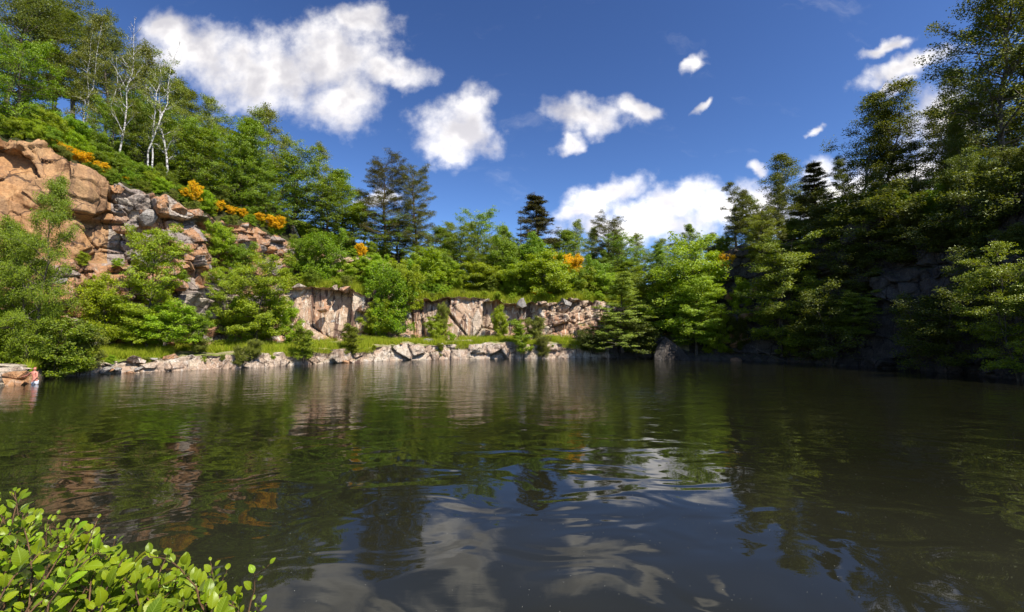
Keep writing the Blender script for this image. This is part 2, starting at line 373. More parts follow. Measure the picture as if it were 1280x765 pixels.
# outward direction (towards the lake), level
tx, ty = np.gradient(sx), np.gradient(sy); L_ = np.hypot(tx, ty); nx, ny = ty / L_, -tx / L_
k_ = np.ones(15) / 15; nx = np.convolve(np.pad(nx, 7, 'edge'), k_, 'valid'); ny = np.convolve(np.pad(ny, 7, 'edge'), k_, 'valid')
def win(a, b, s=14): return np.clip((XP - a) / s, 0, 1) * np.clip((b - XP) / s, 0, 1)
def soft(j, e=.12): return np.where(band == j, np.clip(np.minimum(frac_, 1 - frac_) / e + .25, 0, 1), 0)
disp = np.zeros_like(Dg)
# ledge by the water
cellid = np.zeros_like(Dg)
def B(*a, **k):
    d = blocks(Sg, Tg, *a, **k); return d, BLK[0]
l1, i1 = B(3.0, 2.4, 11, .04, .16, .05); l2, i2 = B(1.1, .9, 17, .1, .15, .07)
disp += (soft(1, .05))[:, None] * (.62 * l1 + .17 * l2 - .1)
cellid = np.where((band == 1)[:, None], .6 * i1 + .4 * i2, cellid)
# lower cliff: upright columns in the middle, loose blocks on the left and right
c1, ic1 = B(4.8, 13.0, 23, -.10, .12, .03, .5); c2, ic2 = B(2.0, 7.0, 29, -.14, .14, .04, .6); c3, _ = B(.9, 1.6, 31, .2, .2, .05, .6)
colm = 1.45 * c1 + .42 * c2 + .10 * c3 - .75
k1, ik1 = B(4.2, 3.4, 41, .25, .16, .04, .9); k2, ik2 = B(1.9, 1.5, 43, .35, .16, .05, .9); k3, ik3 = B(.62, .5, 47, .1, .15, .10, .9)
brok = 1.15 * k1 + .48 * k2 + .11 * k3
ibrok = .35 * ik1 + .65 * ik2
wc = win(350, 690, 20)
disp += soft(3, .03)[:, None] * (colm * wc + brok * (1 - wc))
cellid = np.where((band == 3)[:, None], np.where(wc > .5, ic2, ibrok), cellid)
# upper cliff: big planed bluff at the far left, jumble beside it, outcrops, dark wall on the right
f1_, if1 = B(6.5, 4.5, 53, .55, .05, .02, .75); f2_, if2 = B(3.0, 2.0, 59, -.6, .07, .03, .9); f3_, _ = B(1.2, .8, 60, -.5, .08, .05, .9)
bluff = .80 * f1_ + .30 * f2_ + .07 * f3_
lobe = 1.7 * np.exp(-((XP[None, :] - 88) / 40) ** 2) * np.clip((Zg - 14.6) / .5, 0, 1) * np.clip((21.5 - Zg) / 3, 0, 1)
wb = win(-900, 128, 10); wr = win(880, 3000, 30)
w1, iw1 = B(3.6, 4.2, 67, .1, .14, .05, .55); w2, _ = B(1.4, 1.3, 71, .15, .16, .06)
walls = .9 * w1 + .35 * w2
disp += soft(5, .05)[:, None] * ((bluff + lobe) * wb + brok * 1.1 * (1 - wb) * (1 - wr) + walls * wr)
disp += soft(3, .06)[:, None] * (wr * (walls - brok))
cellid = np.where(np.isin(band, (4, 5))[:, None], np.where(wb > .5, .5 * if1 + .5 * if2, ibrok), cellid)
Xg = Xg + nx * disp; Yg = Yg + ny * disp
soil = np.isin(band, (2, 4, 6))[:, None] * (.5 * vnoise(Xg * .35, Yg * .35, 3) + .22 * vnoise(Xg * 1.3, Yg * 1.3, 5))
Zg = Zg + soil + .05 * disp * np.isin(band, (1, 3, 5))[:, None]
GRID = np.stack([Xg, Yg, Zg], -1)

START = np.concatenate([[0], np.cumsum(SEG)])
def sheet(name, j0, j1, x0, x1, mat, smooth=False, **kw):
    r0, r1 = START[j0], START[j1]
    c0, c1 = np.searchsorted(XP, x0), min(np.searchsorted(XP, x1), NU - 1)
    g = GRID[r0:r1 + 1, c0:c1 + 1]; nr, nc = g.shape[:2]
    i = np.arange(nr * nc).reshape(nr, nc)
    F = np.stack([i[:-1, :-1], i[:-1, 1:], i[1:, 1:], i[1:, :-1]], -1).reshape(-1, 4)
    me = mesh_np(name, g.reshape(-1, 3), F, mat, smooth)
    at_ = me.attributes.new('block', 'FLOAT', 'POINT'); at_.data.foreach_set('value', cellid[r0:r1 + 1, c0:c1 + 1].astype(np.float32).ravel())
    return link(name, me, kind='structure', **kw)

lake_bed = sheet('lake_bed', 0, 1, -500, 1800, M['bed'])
ledge = sheet('shore_ledge', 1, 2, -500, 760, M['cream'], label='low pale rock ledge along the far edge of the water')
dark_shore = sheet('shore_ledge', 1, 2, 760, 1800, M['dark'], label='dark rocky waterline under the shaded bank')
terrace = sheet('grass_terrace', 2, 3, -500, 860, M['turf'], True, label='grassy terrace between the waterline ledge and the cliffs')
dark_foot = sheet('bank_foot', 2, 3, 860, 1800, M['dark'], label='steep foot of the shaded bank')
lower_left = sheet('cliff', 3, 4, -500, 352, M['jumble'], label='broken orange and grey lower rock wall behind the bright trees')
lower_mid = sheet('cliff', 3, 4, 352, 775, M['pink'], label='streaked pink rock wall above the far grassy terrace')
lower_slope = sheet('slope', 3, 4, 775, 880, M['forest_floor'], True)
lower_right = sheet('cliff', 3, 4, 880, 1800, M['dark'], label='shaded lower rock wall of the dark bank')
shelf_left = sheet('cliff_shelf', 4, 5, -500, 352, M['jumble'])
shelf = sheet('grass_slope', 4, 5, 352, 880, M['turf'], True, label='bright grassy slope above the streaked cliff')
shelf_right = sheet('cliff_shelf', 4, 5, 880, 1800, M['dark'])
upper_left = sheet('cliff', 5, 6, -500, 130, M['ochre'], label='big smooth ochre bluff at the top left')
upper_mid = sheet('cliff', 5, 6, 130, 380, M['jumble'], label='jumbled upper cliff of orange and grey blocks beside the ochre bluff')
outcrop = sheet('cliff', 5, 6, 380, 560, M['pink'], label='weathered rock outcrops among the bushes on the slope')
upper_slope = sheet('slope', 5, 6, 560, 690, M['forest_floor'], True)
knob = sheet('cliff', 5, 6, 690, 765, M['pink'], label='small rock knob under the yellow broom in the middle')
upper_slope2 = sheet('slope', 5, 6, 765, 880, M['forest_floor'], True)
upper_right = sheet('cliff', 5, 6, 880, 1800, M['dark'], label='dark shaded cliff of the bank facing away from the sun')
hill = sheet('hill', 6, 9, -500, 1800, M['forest_floor'], True, label='wooded hill ground around the quarry')

def ground(X, Y):
    """height of the built ground under (X, Y)"""
    u = X / Y; p = prof(np.array([u])); d = [q[0][0] for q in p]; z = [q[1][0] for q in p]
    return float(np.interp(Y, d, z))

# the bank the photographer stands on
bx, by = np.meshgrid(np.linspace(-14, 14, 80), np.linspace(-14, 5.0, 60))
edge = 3.5 + .5 * vnoise(bx * .5, bx * 0, 9) + np.clip(-bx - 1.0, 0, 3) * .35
bz = np.clip((edge - by) * .75, -1.5, 1.45) + .15 * vnoise(bx * 1.5, by * 1.5, 2) + .05
i = np.arange(80 * 60).reshape(60, 80)
near_bank = link('near_bank', mesh_np('near_bank', np.stack([bx, by, bz], -1), np.stack([i[:-1, :-1], i[:-1, 1:], i[1:, 1:], i[1:, :-1]], -1).reshape(-1, 4), M['forest_floor'], True), kind='structure', label='earth bank under the leafy bush by the camera')

# ------------------------------------------------------------------ water
def water_mat():
    m, t, out = new_mat('dark_green_water')
    pos = t.node('ShaderNodeNewGeometry').outputs['Position']
    patch = t.ramp(t.noise(t.mapping(pos, scale=(.6, 1, 1)), .055, 3, .5).outputs[0], .36, .62)
    sepn = t.node('ShaderNodeSeparateXYZ'); t.put(sepn.inputs[0], pos)
    # wind ripples live on the open, left part of the lake; the near and right water lies calm
    open_ = t.math('MULTIPLY', t.ramp(sepn.outputs[1], 12.0, 30.0, .03, 1.0), t.ramp(t.math('SUBTRACT', sepn.outputs[0], t.math('MULTIPLY', sepn.outputs[1], .45)), -4.0, 9.0, 1.0, .55))
    r1 = t.noise(t.mapping(pos, rot=(0, 0, R(12)), scale=(.5, 1.8, 1)), 2.6, 3, .5, .3).outputs[0]
    r2 = t.noise(t.mapping(pos, rot=(0, 0, R(-12)), scale=(.6, 1.3, 1)), 6.5, 2, .5, .2).outputs[0]
    sw = t.noise(t.mapping(pos, rot=(0, 0, R(15)), scale=(.7, 1.0, 1)), .70, 2, .40, .9).outputs[0]
    rip = t.math('MULTIPLY', t.math('ADD', t.math('MULTIPLY', r1, .030), t.math('MULTIPLY', r2, .011)), t.math('MULTIPLY', open_, t.ramp(patch, 0, 1, .45, 1.0, False)))
    h = t.math('ADD', rip, t.math('MULTIPLY', sw, .040))
    b = t.node('ShaderNodeBump'); b.inputs['Strength'].default_value = 1.0; b.inputs['Distance'].default_value = 1.0; t.put(b.inputs['Height'], h)
    # murk, and pollen floating on the surface
    mk = t.noise(pos, .25, 3, .5).outputs[0]
    c = t.mix(mk, (.0058, .0064, .0028), (.0100, .0098, .0048))
    shal = t.math('MULTIPLY', t.ramp(sepn.outputs[1], 5.0, 13.0, 1.0, 0.0), t.ramp(mk, .3, .7, .65, 1.0))
    c = t.mix(shal, c, (.0185, .0180, .0112))
    v = t.node('ShaderNodeTexVoronoi'); t.put(v.inputs['Vector'], pos); v.inputs['Scale'].default_value = 9.0
    few = t.math('GREATER_THAN', t.noise(pos, .45, 3, .6).outputs[0], .43)
    dot = t.math('MULTIPLY', t.math('LESS_THAN', v.outputs['Distance'], .040), few)
    c = t.mix(dot, c, (.34, .33, .27))
    p = t.node('ShaderNodeBsdfPrincipled'); t.put(p.inputs['Base Color'], c); p.inputs['IOR'].default_value = 1.333
    t.put(p.inputs['Roughness'], t.math('MAXIMUM', t.math('MULTIPLY', dot, .8), .012)); t.l.new(b.outputs[0], p.inputs['Normal'])
    t.l.new(p.outputs[0], out.inputs[0])
    return m
water = link('water', mesh_np('water', [(-120, -60, 0), (120, -60, 0), (120, 120, 0), (-120, 120, 0)], [(0, 1, 2, 3)], water_mat()), kind='structure', label='dark green quarry lake with soft ripples and sky reflections')

# ------------------------------------------------------------------ plants
def tube(acc, pts, rad, sides=5):
    pts = np.asarray(pts, float); n = len(pts)
    tg = norm(np.gradient(pts, axis=0)); up = np.array([.31, .17, .93]) if abs(tg[0][2]) < .9 else np.array([1, .1, 0.])
    a = norm(np.cross(tg, up)); b = np.cross(tg, a)
    th = np.arange(sides) * 2 * np.pi / sides
    ring = pts[:, None] + np.asarray(rad)[:, None, None] * (a[:, None] * np.cos(th)[None, :, None] + b[:, None] * np.sin(th)[None, :, None])
    o = acc['n']; i = (np.arange(n * sides).reshape(n, sides)) + o
    f = np.stack([i[:-1], np.roll(i[:-1], -1, 1), np.roll(i[1:], -1, 1), i[1:]], -1).reshape(-1, 4)
    acc['v'].append(ring.reshape(-1, 3)); acc['f'].append(f); acc['n'] += n * sides
def new_acc(): return {'v': [], 'f': [], 'n': 0}

def leaf_quads(rng, C, RAD, OUT, per, flat, ll, lw, up, radial, droop):
    n = np.maximum((per * rng.uniform(.6, 1.3, len(C))).astype(int), 1)
    idx = np.repeat(np.arange(len(C)), n); N = len(idx)
    d = norm(rng.normal(size=(N, 3))); r = RAD[idx] * rng.random(N) ** .45
    p = C[idx] + d * r[:, None] * np.array([1, 1, flat])
    rnd = norm(rng.normal(size=(N, 3)))
    nm = norm(np.array([0, 0, up]) + (1 - up) * rnd + .35 * OUT[idx])
    if radial: dr = norm(d + .35 * rnd + np.array([0, 0, .25]))
    else: dr = norm(rng.normal(size=(N, 3)) * np.array([1, 1, .4]) + .6 * OUT[idx] + np.array([0, 0, -droop]))
    sd = norm(np.cross(nm, dr)); 
    L = ll * rng.uniform(.65, 1.25, N)[:, None]; W = lw * rng.uniform(.7, 1.2, N)[:, None]
    k = np.cross(dr, sd) * L * .12
    V = np.stack([p - dr * L / 2, p + sd * W / 2 - k, p + dr * L / 2, p - sd * W / 2 - k], 1).reshape(-1, 3)
    return V, np.arange(4 * N).reshape(N, 4)

PROTO = {}
def proto(key, seed, H=12., Wd=6., cb=.25, nprim=34, env=None, el=(.2, .9), curve=0., ncl=5, crad=.55, flat=.6, per=26, ll=.16, lw=.10, up=.45,
          leaf='broad', bark='bark', tr=.16, stems=1, spread=.25, sub=3, radial=False, droop=.2, lean=.04, wob=.02, whorl=0, bare=0.0, top=.985, name='tree'):
    rng = np.random.default_rng(seed); ll *= .78; lw *= .80; per = int(per * 1.5)
    env = env or (lambda f: np.sin(np.pi * (.12 + .80 * f)) ** .8)
    acc = new_acc(); C, RD, OU = [], [], []
    for s in range(stems):
        az0 = rng.uniform(0, 6.283) + s * 6.283 / stems
        lo = spread * Wd * .5 if stems > 1 else 0
        tq = np.linspace(0, 1, 10)
        hs = H * (1 if s == 0 else rng.uniform(.72, .98))
        wobv = np.cumsum(rng.normal(0, wob * H, (10, 2)), 0) * .5; wobv -= wobv[0]
        T = np.stack([np.cos(az0) * (lo * (.12 + tq) + lean * H * tq ** 1.5) + wobv[:, 0], np.sin(az0) * (lo * (.12 + tq) + lean * H * tq ** 1.5) + wobv[:, 1], hs * tq - .25 * (tq == 0)], -1)
        t_r = tr / (stems ** .5)
        tube(acc, T, t_r * (1 - .93 * tq ** .9) * np.where(tq == 0, 1.35, 1), 7)
        npm = max(nprim // stems, 4)
        for i in range(npm):
            f = (i + rng.random() * .8) / npm
            if whorl: f = (math.floor(i / whorl) + .12 * rng.random()) * whorl / npm
            f = min(f, .995)
            h = cb + (top - cb) * f
            p0 = np.array([np.interp(h, tq, T[:, k]) for k in range(3)])
            az = i * 2.39996 + rng.uniform(-.5, .5) + az0
            L = max(Wd / 2 * env(f) * rng.uniform(.62, 1.2), .12)
            if stems > 1: L *= .75
            e = el[0] + (el[1] - el[0]) * f + rng.normal(0, .13)
            dv = np.array([math.cos(az) * math.cos(e), math.sin(az) * math.cos(e), math.sin(e)])
            q = np.linspace(0, 1, 6)[:, None]
            B = p0 + dv * L * q + np.array([0, 0, curve * L]) * q ** 2 + np.cumsum(rng.normal(0, .03 * L, (6, 3)), 0) * (q > 0)
            r0 = max(t_r * (1 - h) * .5, .012)
            tube(acc, B, r0 * (1 - .85 * q[:, 0]) + .006, 4)
            outv = norm(dv * np.array([1, 1, .3]))
            ends = [(B[3] * (1 - z) + B[4] * z if z < 1 else B[5]) for z in ()]
            for qq in np.linspace(.30, 1.0, ncl):
                C.append([np.interp(qq, q[:, 0], B[:, k]) for k in range(3)] + rng.normal(0, .25 * crad, 3)); RD.append(crad * rng.uniform(.7, 1.2) * (1.1 - .35 * qq)); OU.append(outv)
            for k in range(sub):
                qq = rng.uniform(.3, .92); b0 = np.array([np.interp(qq, q[:, 0], B[:, m_]) for m_ in range(3)])
                sa = az + rng.choice([-1, 1]) * rng.uniform(.5, 1.15); se = e * .7 + rng.normal(0, .2)
                sl = L * (1.05 - qq) * rng.uniform(.5, .95) + .15
                sv = np.array([math.cos(sa) * math.cos(se), math.sin(sa) * math.cos(se), math.sin(se)])
                sp = b0 + sv * sl * np.array([[0], [.5], [1]]) + np.array([0, 0, curve * sl]) * np.array([[0], [.25], [1]])
                tube(acc, sp, [r0 * .4 + .004, r0 * .25 + .004, .004], 3)
                for z in (.55, 1.0):
                    C.append(b0 + sv * sl * z + np.array([0, 0, curve * sl * z * z]) + rng.normal(0, .2 * crad, 3)); RD.append(crad * rng.uniform(.6, 1.05)); OU.append(norm(sv * np.array([1, 1, .3])))
        C.append(T[-1] - np.array([0, 0, .25])); RD.append(crad * (.8 if not bare else .3)); OU.append(np.array([0, 0, 1.]))
    C, RD, OU = np.array(C), np.array(RD), np.array(OU)
    if bare: keep = (rng.random(len(C)) > bare) & (C[:, 2] < .88 * H); C, RD, OU = C[keep], RD[keep], OU[keep]
    wood = mesh_np(key + '_wood', np.concatenate(acc['v']), np.concatenate(acc['f']), M[bark], True)
    V, F = leaf_quads(rng, C, RD, OU, per, flat, ll, lw, up, radial, droop)
    crown = mesh_np(key + '_crown', V, F, M[leaf])
    PROTO[key] = (wood, crown, H, Wd, name, stems)

dome_env = lambda f: math.sin(math.pi * (.22 + .60 * f)) ** .55
round_env = lambda f: np.sin(np.pi * (.16 + .78 * f)) ** .7
cone_env = lambda f: (1 - f) ** .85 + .05
spire_env = lambda f: .35 + .75 * np.sin(np.pi * (.1 + .8 * f)) if f < .6 else 1.3 * (1 - f) ** .7 + .12
birch_env = lambda f: (np.sin(np.pi * (.15 + .8 * f)) ** .9) * (.8 + .2 * math.sin(f * 17))
pine_env = lambda f: .55 + .5 * math.sin(f * 9) * .3 + (.35 if f < .6 else .35 - .9 * (f - .6))

proto('birch_a', 1, 13, 5.2, .22, 40, birch_env, (.35, 1.1), -.32, 4, .50, .8, 26, .14, .095, .25, 'birch', 'birch_bark', .13, 1, droop=.9, name='birch_tree')
proto('birch_b', 2, 13, 4.4, .30, 34, birch_env, (.5, 1.15), -.35, 4, .46, .9, 22, .14, .095, .25, 'birch', 'birch_bark', .12, 1, droop=.9, wob=.03, name='birch_tree')
proto('birch_c', 3, 13, 6.0, .18, 44, birch_env, (.3, 1.1), -.25, 4, .52, .8, 24, .14, .095, .3, 'birch', 'birch_bark', .15, 2, .22, droop=.8, name='birch_tree')
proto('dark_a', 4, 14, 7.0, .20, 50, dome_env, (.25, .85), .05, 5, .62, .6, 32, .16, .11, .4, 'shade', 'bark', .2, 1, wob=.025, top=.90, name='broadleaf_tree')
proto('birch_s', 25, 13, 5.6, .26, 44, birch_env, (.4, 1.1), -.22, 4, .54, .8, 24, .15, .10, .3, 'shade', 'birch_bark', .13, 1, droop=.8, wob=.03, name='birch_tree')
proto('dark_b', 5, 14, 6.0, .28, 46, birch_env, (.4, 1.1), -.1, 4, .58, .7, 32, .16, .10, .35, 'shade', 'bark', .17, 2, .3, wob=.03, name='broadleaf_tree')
proto('broad_a', 6, 10, 6.6, .10, 54, dome_env, (.1, .75), .12, 5, .58, .5, 28, .17, .12, .5, 'broad', 'bark', .17, 1, top=.90, name='broadleaf_tree')
proto('broad_b', 7, 10, 5.4, .08, 52, spire_env, (.1, 1.05), .10, 5, .55, .5, 28, .17, .12, .5, 'broad', 'bark', .16, 1, name='broadleaf_tree')
proto('maple_a', 8, 9, 5.6, .14, 50, dome_env, (.0, .62), .18, 5, .60, .42, 46, .17, .13, .62, 'maple', 'bark', .14, 1, wob=.02, top=.90, name='broadleaf_tree')
proto('maple_b', 9, 9, 7.0, .16, 54, dome_env, (.0, .62), .14, 5, .62, .50, 42, .17, .13, .58, 'maple', 'bark', .16, 2, .2, top=.90, name='broadleaf_tree')
proto('larch', 10, 8, 6.2, .05, 52, cone_env, (.02, .9), -.02, 6, .42, .28, 30, .15, .075, .62, 'larch', 'bark', .13, 1, sub=4, name='broadleaf_tree')
proto('pine_a', 11, 15, 6.2, .18, 84, pine_env, (-.05, .75), .16, 5, .50, .6, 56, .24, .035, .3, 'pine', 'pine_bark', .2, 1, radial=True, whorl=5, wob=.012, sub=3, name='pine_tree')
proto('spruce', 12, 16, 5.4, .10, 84, cone_env, (-.12, .5), -.10, 6, .40, .6, 34, .24, .055, .35, 'pine', 'pine_bark', .2, 1, radial=True, whorl=6, wob=.006, sub=3, name='spruce_tree')
proto('thin_spruce', 13, 15, 2.8, .15, 60, cone_env, (-.1, .5), -.1, 4, .26, .5, 10, .20, .04, .35, 'pine', 'pine_bark', .12, 1, radial=True, whorl=5, wob=.01, sub=2, name='spruce_tree')
proto('bare_birch', 14, 12, 4.6, .18, 22, birch_env, (.6, 1.2), .05, 4, .38, .7, 12, .13, .09, .3, 'birch', 'birch_bark', .11, 1, wob=.03, sub=6, bare=.35, name='bare_birch')
proto('bare_birch2', 15, 12, 4.0, .25, 18, birch_env, (.7, 1.2), .02, 4, .38, .7, 11, .13, .09, .3, 'birch', 'birch_bark', .12, 2, .3, wob=.035, sub=6, bare=.4, name='bare_birch')
bush_env = lambda f: np.sin(np.pi * (.3 + .6 * f)) ** .6
proto('bush_a', 16, 3.2, 4.2, .05, 44, bush_env, (.1, 1.1), .1, 4, .42, .6, 34, .15, .11, .5, 'maple', 'bark', .06, 4, .45, name='bush')
proto('bush_b', 17, 3.0, 4.4, .05, 44, bush_env, (.1, 1.1), .1, 4, .42, .6, 34, .15, .10, .45, 'broad', 'bark', .06, 4, .45, name='bush')
proto('bush_c', 18, 2.6, 3.6, .05, 40, bush_env, (.3, 1.2), .05, 4, .36, .7, 34, .13, .08, .4, 'birch', 'bark', .05, 5, .4, name='bush')
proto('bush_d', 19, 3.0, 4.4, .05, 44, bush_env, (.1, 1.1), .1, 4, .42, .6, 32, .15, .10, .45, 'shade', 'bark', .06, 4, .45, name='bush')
proto('broom_a', 20, 1.7, 2.6, .05, 44, bush_env, (.5, 1.25), .1, 5, .22, .7, 30, .085, .07, .4, 'broom', 'bark', .03, 6, .5, name='broom_bush')
proto('willow', 21, 9, 6.0, .06, 76, spire_env, (.25, 1.05), -.25, 6, .44, .8, 48, .105, .062, .3, 'willow', 'bark', .13, 2, .2, sub=4, droop=.9, name='willow_tree')
proto('sapling', 22, 3.4, 2.0, .15, 28, birch_env, (.4, 1.1), .0, 4, .26, .7, 24, .11, .075, .4, 'larch', 'bark', .03, 2, .3, name='sapling')
proto('spray', 23, 7.5, 5.2, .08, 54, dome_env, (.05, .65), -.05, 5, .42, .45, 34, .12, .08, .5, 'larch', 'bark', .1, 3, .35, sub=4, top=.90, name='overhanging_bush')
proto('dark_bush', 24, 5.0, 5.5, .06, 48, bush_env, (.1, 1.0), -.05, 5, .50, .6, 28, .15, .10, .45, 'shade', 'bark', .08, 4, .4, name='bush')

CREATED = []
def plant(key, X, Y, Z, sc, label, group, cat=None, rz=None, sxy=None, tilt=(0, 0), leaf=None):
    wood, crown, H, Wd, name, stems = PROTO[key]
    r = bpy.data.objects.new(name, None); COL.objects.link(r); r.empty_display_size = .3
    r.location = (X, Y, Z); k = sxy or sc
    r.scale = (k, k, sc); r.rotation_euler = (tilt[0], tilt[1], random.uniform(0, 6.28) if rz is None else rz)
    r['label'] = label; r['category'] = cat or {'birch_tree': 'birch', 'bare_birch': 'birch', 'broadleaf_tree': 'tree', 'pine_tree': 'pine', 'spruce_tree': 'spruce', 'broom_bush': 'broom', 'willow_tree': 'tree', 'sapling': 'sapling', 'overhanging_bush': 'bush'}.get(name, 'bush')
    if group: r['group'] = group
    link('stems' if stems > 2 else 'trunk', wood, r); c = link('foliage' if stems > 2 else 'crown', crown, r)
    if leaf:
        c.material_slots[0].link = 'OBJECT'; c.material_slots[0].material = M[leaf]
    CREATED.append(r)
    return r

def tree(key, x, ytop, D, label, group=None, wpx=None, zbase=None, **kw):
    """a plant whose top stands at photo pixel (x, ytop) when it grows at distance D"""
    p = at(x, ytop, D); gz = ground(p[0], D) - .1 if zbase is None else zbase
    H = max(p[2] - gz, .6); H0, W0 = PROTO[key][2:4]
    sc = H / H0
    sxy = (wpx / FPX * D) / W0 if wpx else None
    return plant(key, p[0], D, gz, sc, label, group, sxy=sxy, **kw)

def at_base(key, x, y, D, hpx, wpx, label, group=None, **kw):
    """a plant whose foot stands at photo pixel (x, y) at distance D"""
    p = at(x, y, D); H0, W0 = PROTO[key][2:4]
    return plant(key, p[0], D, p[2] - .08, (hpx / FPX * D) / H0, label, group, sxy=(wpx / FPX * D) / W0, **kw)

G_TOP = 'trees on the left hill'
# --- named trees of the left hill
for key, x, yt, D, wpx, lab in [
    ('dark_a', 12, -40, 52, 95, 'tall dark tree at the upper left corner, cut by the frame'),
    ('birch_a', 48, -12, 56, 70, 'tall birch second from the upper left corner'),
    ('dark_b', 78, 18, 60, 62, 'dark tree with a rounded tip left of the bare white birches'),
    ('birch_c', 112, 12, 58, 62, 'tall airy birch just left of the bare white birches'),
    ('dark_a', 140, 14, 62, 66, 'dark leafy tree behind the bare white birch trunks'),
    ('dark_a', 30, -25, 66, 110, 'dark tree filling the gap behind the birch at the upper left corner'),
    ('dark_b', 96, 30, 68, 90, 'dark tree deep in the wood behind the airy birch'),
    ('dark_a', 172, 62, 68, 90, 'dark tree deep in the wood behind the tallest bare trunk'),
    ('dark_b', 214, 96, 70, 80, 'dark tree deep in the wood behind the rightmost bare birch'),
    ('broad_a', 280, 156, 73, 76, 'green tree filling the gap between the two conical trees'),
    ('birch_b', 190, 48, 60, 60, 'birch with fine leaves behind the white trunks, below the big cloud'),
    ('birch_a', 232, 108, 62, 60, 'birch right of the bare trunks at the edge of the big cloud'),
    ('birch_c', 270, 118, 66, 60, 'pale drooping birch behind the deep green tree on the slope'),
    ('birch_b', 305, 128, 68, 54, 'narrow birch on the descending skyline, fourth right of the bare trunks'),
    ('birch_a', 340, 138, 72, 60, 'airy pale birch on the skyline above the dense green tree'),
    ('birch_b', 378, 172, 76, 52, 'birch on the skyline where the left hill starts to drop'),
    ('birch_c', 408, 182, 80, 50, 'loose thin birch sticking up from the left hill skyline'),
    ('broad_b', 432, 218, 82, 56, 'green tree at the foot of the skyline left of the two pines'),
    ('broad_b', 247, 160, 59, 60, 'deep green conical tree on the upper cliff edge, left one of two'),
    ('broad_b', 302, 152, 66.5, 66, 'deep green tall conical tree on the upper cliff edge, right one of two'),
    ('broad_a', 368, 196, 75, 84, 'dense dark green round tree above the upper cliff'),
    ('broad_a', 345, 208, 73, 56, 'dense green tree tucked between the conical and the round tree'),
    ('broad_a', 408, 232, 78, 72, 'green round tree right of the dense dark one above the slope'),
    ('broad_b', 440, 258, 81, 60, 'green tree left of the first pine'),
    ('birch_b', 462, 236, 84, 40, 'slim grey birch just left of the first pine'),
]: tree(key, x, yt, D, lab, G_TOP, wpx * 1.15)
# --- bare white birches on the cliff top
for key, x, yt, D, wpx, lab, rz, tl in [
    ('bare_birch', 166, 22, 52.5, 55, 'bare white birch trunk, tallest of the bare ones on the left hill', .3, (0, 0)),
    ('bare_birch2', 196, 40, 53, 60, 'forked bare white birch right of the tallest bare trunk', 1.2, (0, .06)),
    ('bare_birch', 214, 60, 54, 62, 'bare birch with spreading pale limbs, rightmost of the bare ones', 2.6, (0, .10)),
    ('bare_birch2', 138, 62, 55, 50, 'thin grey bare birch leaning left of the white trunks', 4.0, (0, -.10))]:
    tree(key, x, yt, D, lab, 'bare birches on the cliff top', wpx, rz=rz, tilt=tl)
# --- conifers and trees of the middle
for key, x, yt, D, wpx, lab in [
    ('pine_a', 484, 201, 82, 66, 'tall dark pine, left one of the pair at the end of the left hill'),
    ('pine_a', 523, 216, 84, 64, 'tall dark pine, right one of the pair at the end of the left hill'),
    ('thin_spruce', 650, 258, 92, 24, 'thin sparse spruce left of the tall middle spruce'),
    ('spruce', 675, 238, 92, 84, 'tall dark spruce standing above the trees in the middle'),
    ('pine_a', 757, 277, 104, 52, 'dark pine in the far tree line right of the yellow broom'),
    ('pine_a', 632, 306, 94, 34, 'small dark pine left of the thin spruce'),
]: tree(key, x, yt, D, lab, 'dark conifers', wpx)
for key, x, yt, D, wpx, lab in [
    ('broad_a', 500, 275, 84, 80, 'green tree filling the gap under the pair of pines'),
    ('broad_b', 548, 285, 88, 60, 'green tree right of the pair of pines'),
    ('broad_a', 597, 268, 94, 66, 'dark rounded tree midway between the pines and the tall spruce'),
    ('broad_a', 575, 283, 88, 64, 'bright round tree in front of the dark rounded one'),
    ('broad_a', 622, 300, 90, 60, 'green tree left below the tall spruce'),
    ('broad_b', 655, 312, 88, 50, 'green leafy tree at the foot of the thin spruce'),
    ('broad_b', 702, 290, 92, 60, 'green tree right of the tall spruce'),
    ('birch_c', 566, 276, 100, 48, 'pale birch rising behind the tree right of the pines'),
    ('broad_b', 630, 284, 100, 48, 'green tree rising left behind the thin spruce'),
    ('birch_a', 718, 276, 102, 44, 'pale birch rising right behind the tall spruce'),
    ('broad_a', 778, 296, 100, 60, 'green round tree right of the far dark pine'),
    ('birch_c', 738, 284, 108, 40, 'pale loose birch left of the far dark pine'),
    ('broad_a', 535, 315, 82, 66, 'green tree above the weathered outcrops'),
    ('broad_a', 600, 318, 86, 70, 'low leafy tree above the grassy slope in the middle'),
]: tree(key, x, yt, D, lab, 'trees in the middle', wpx)
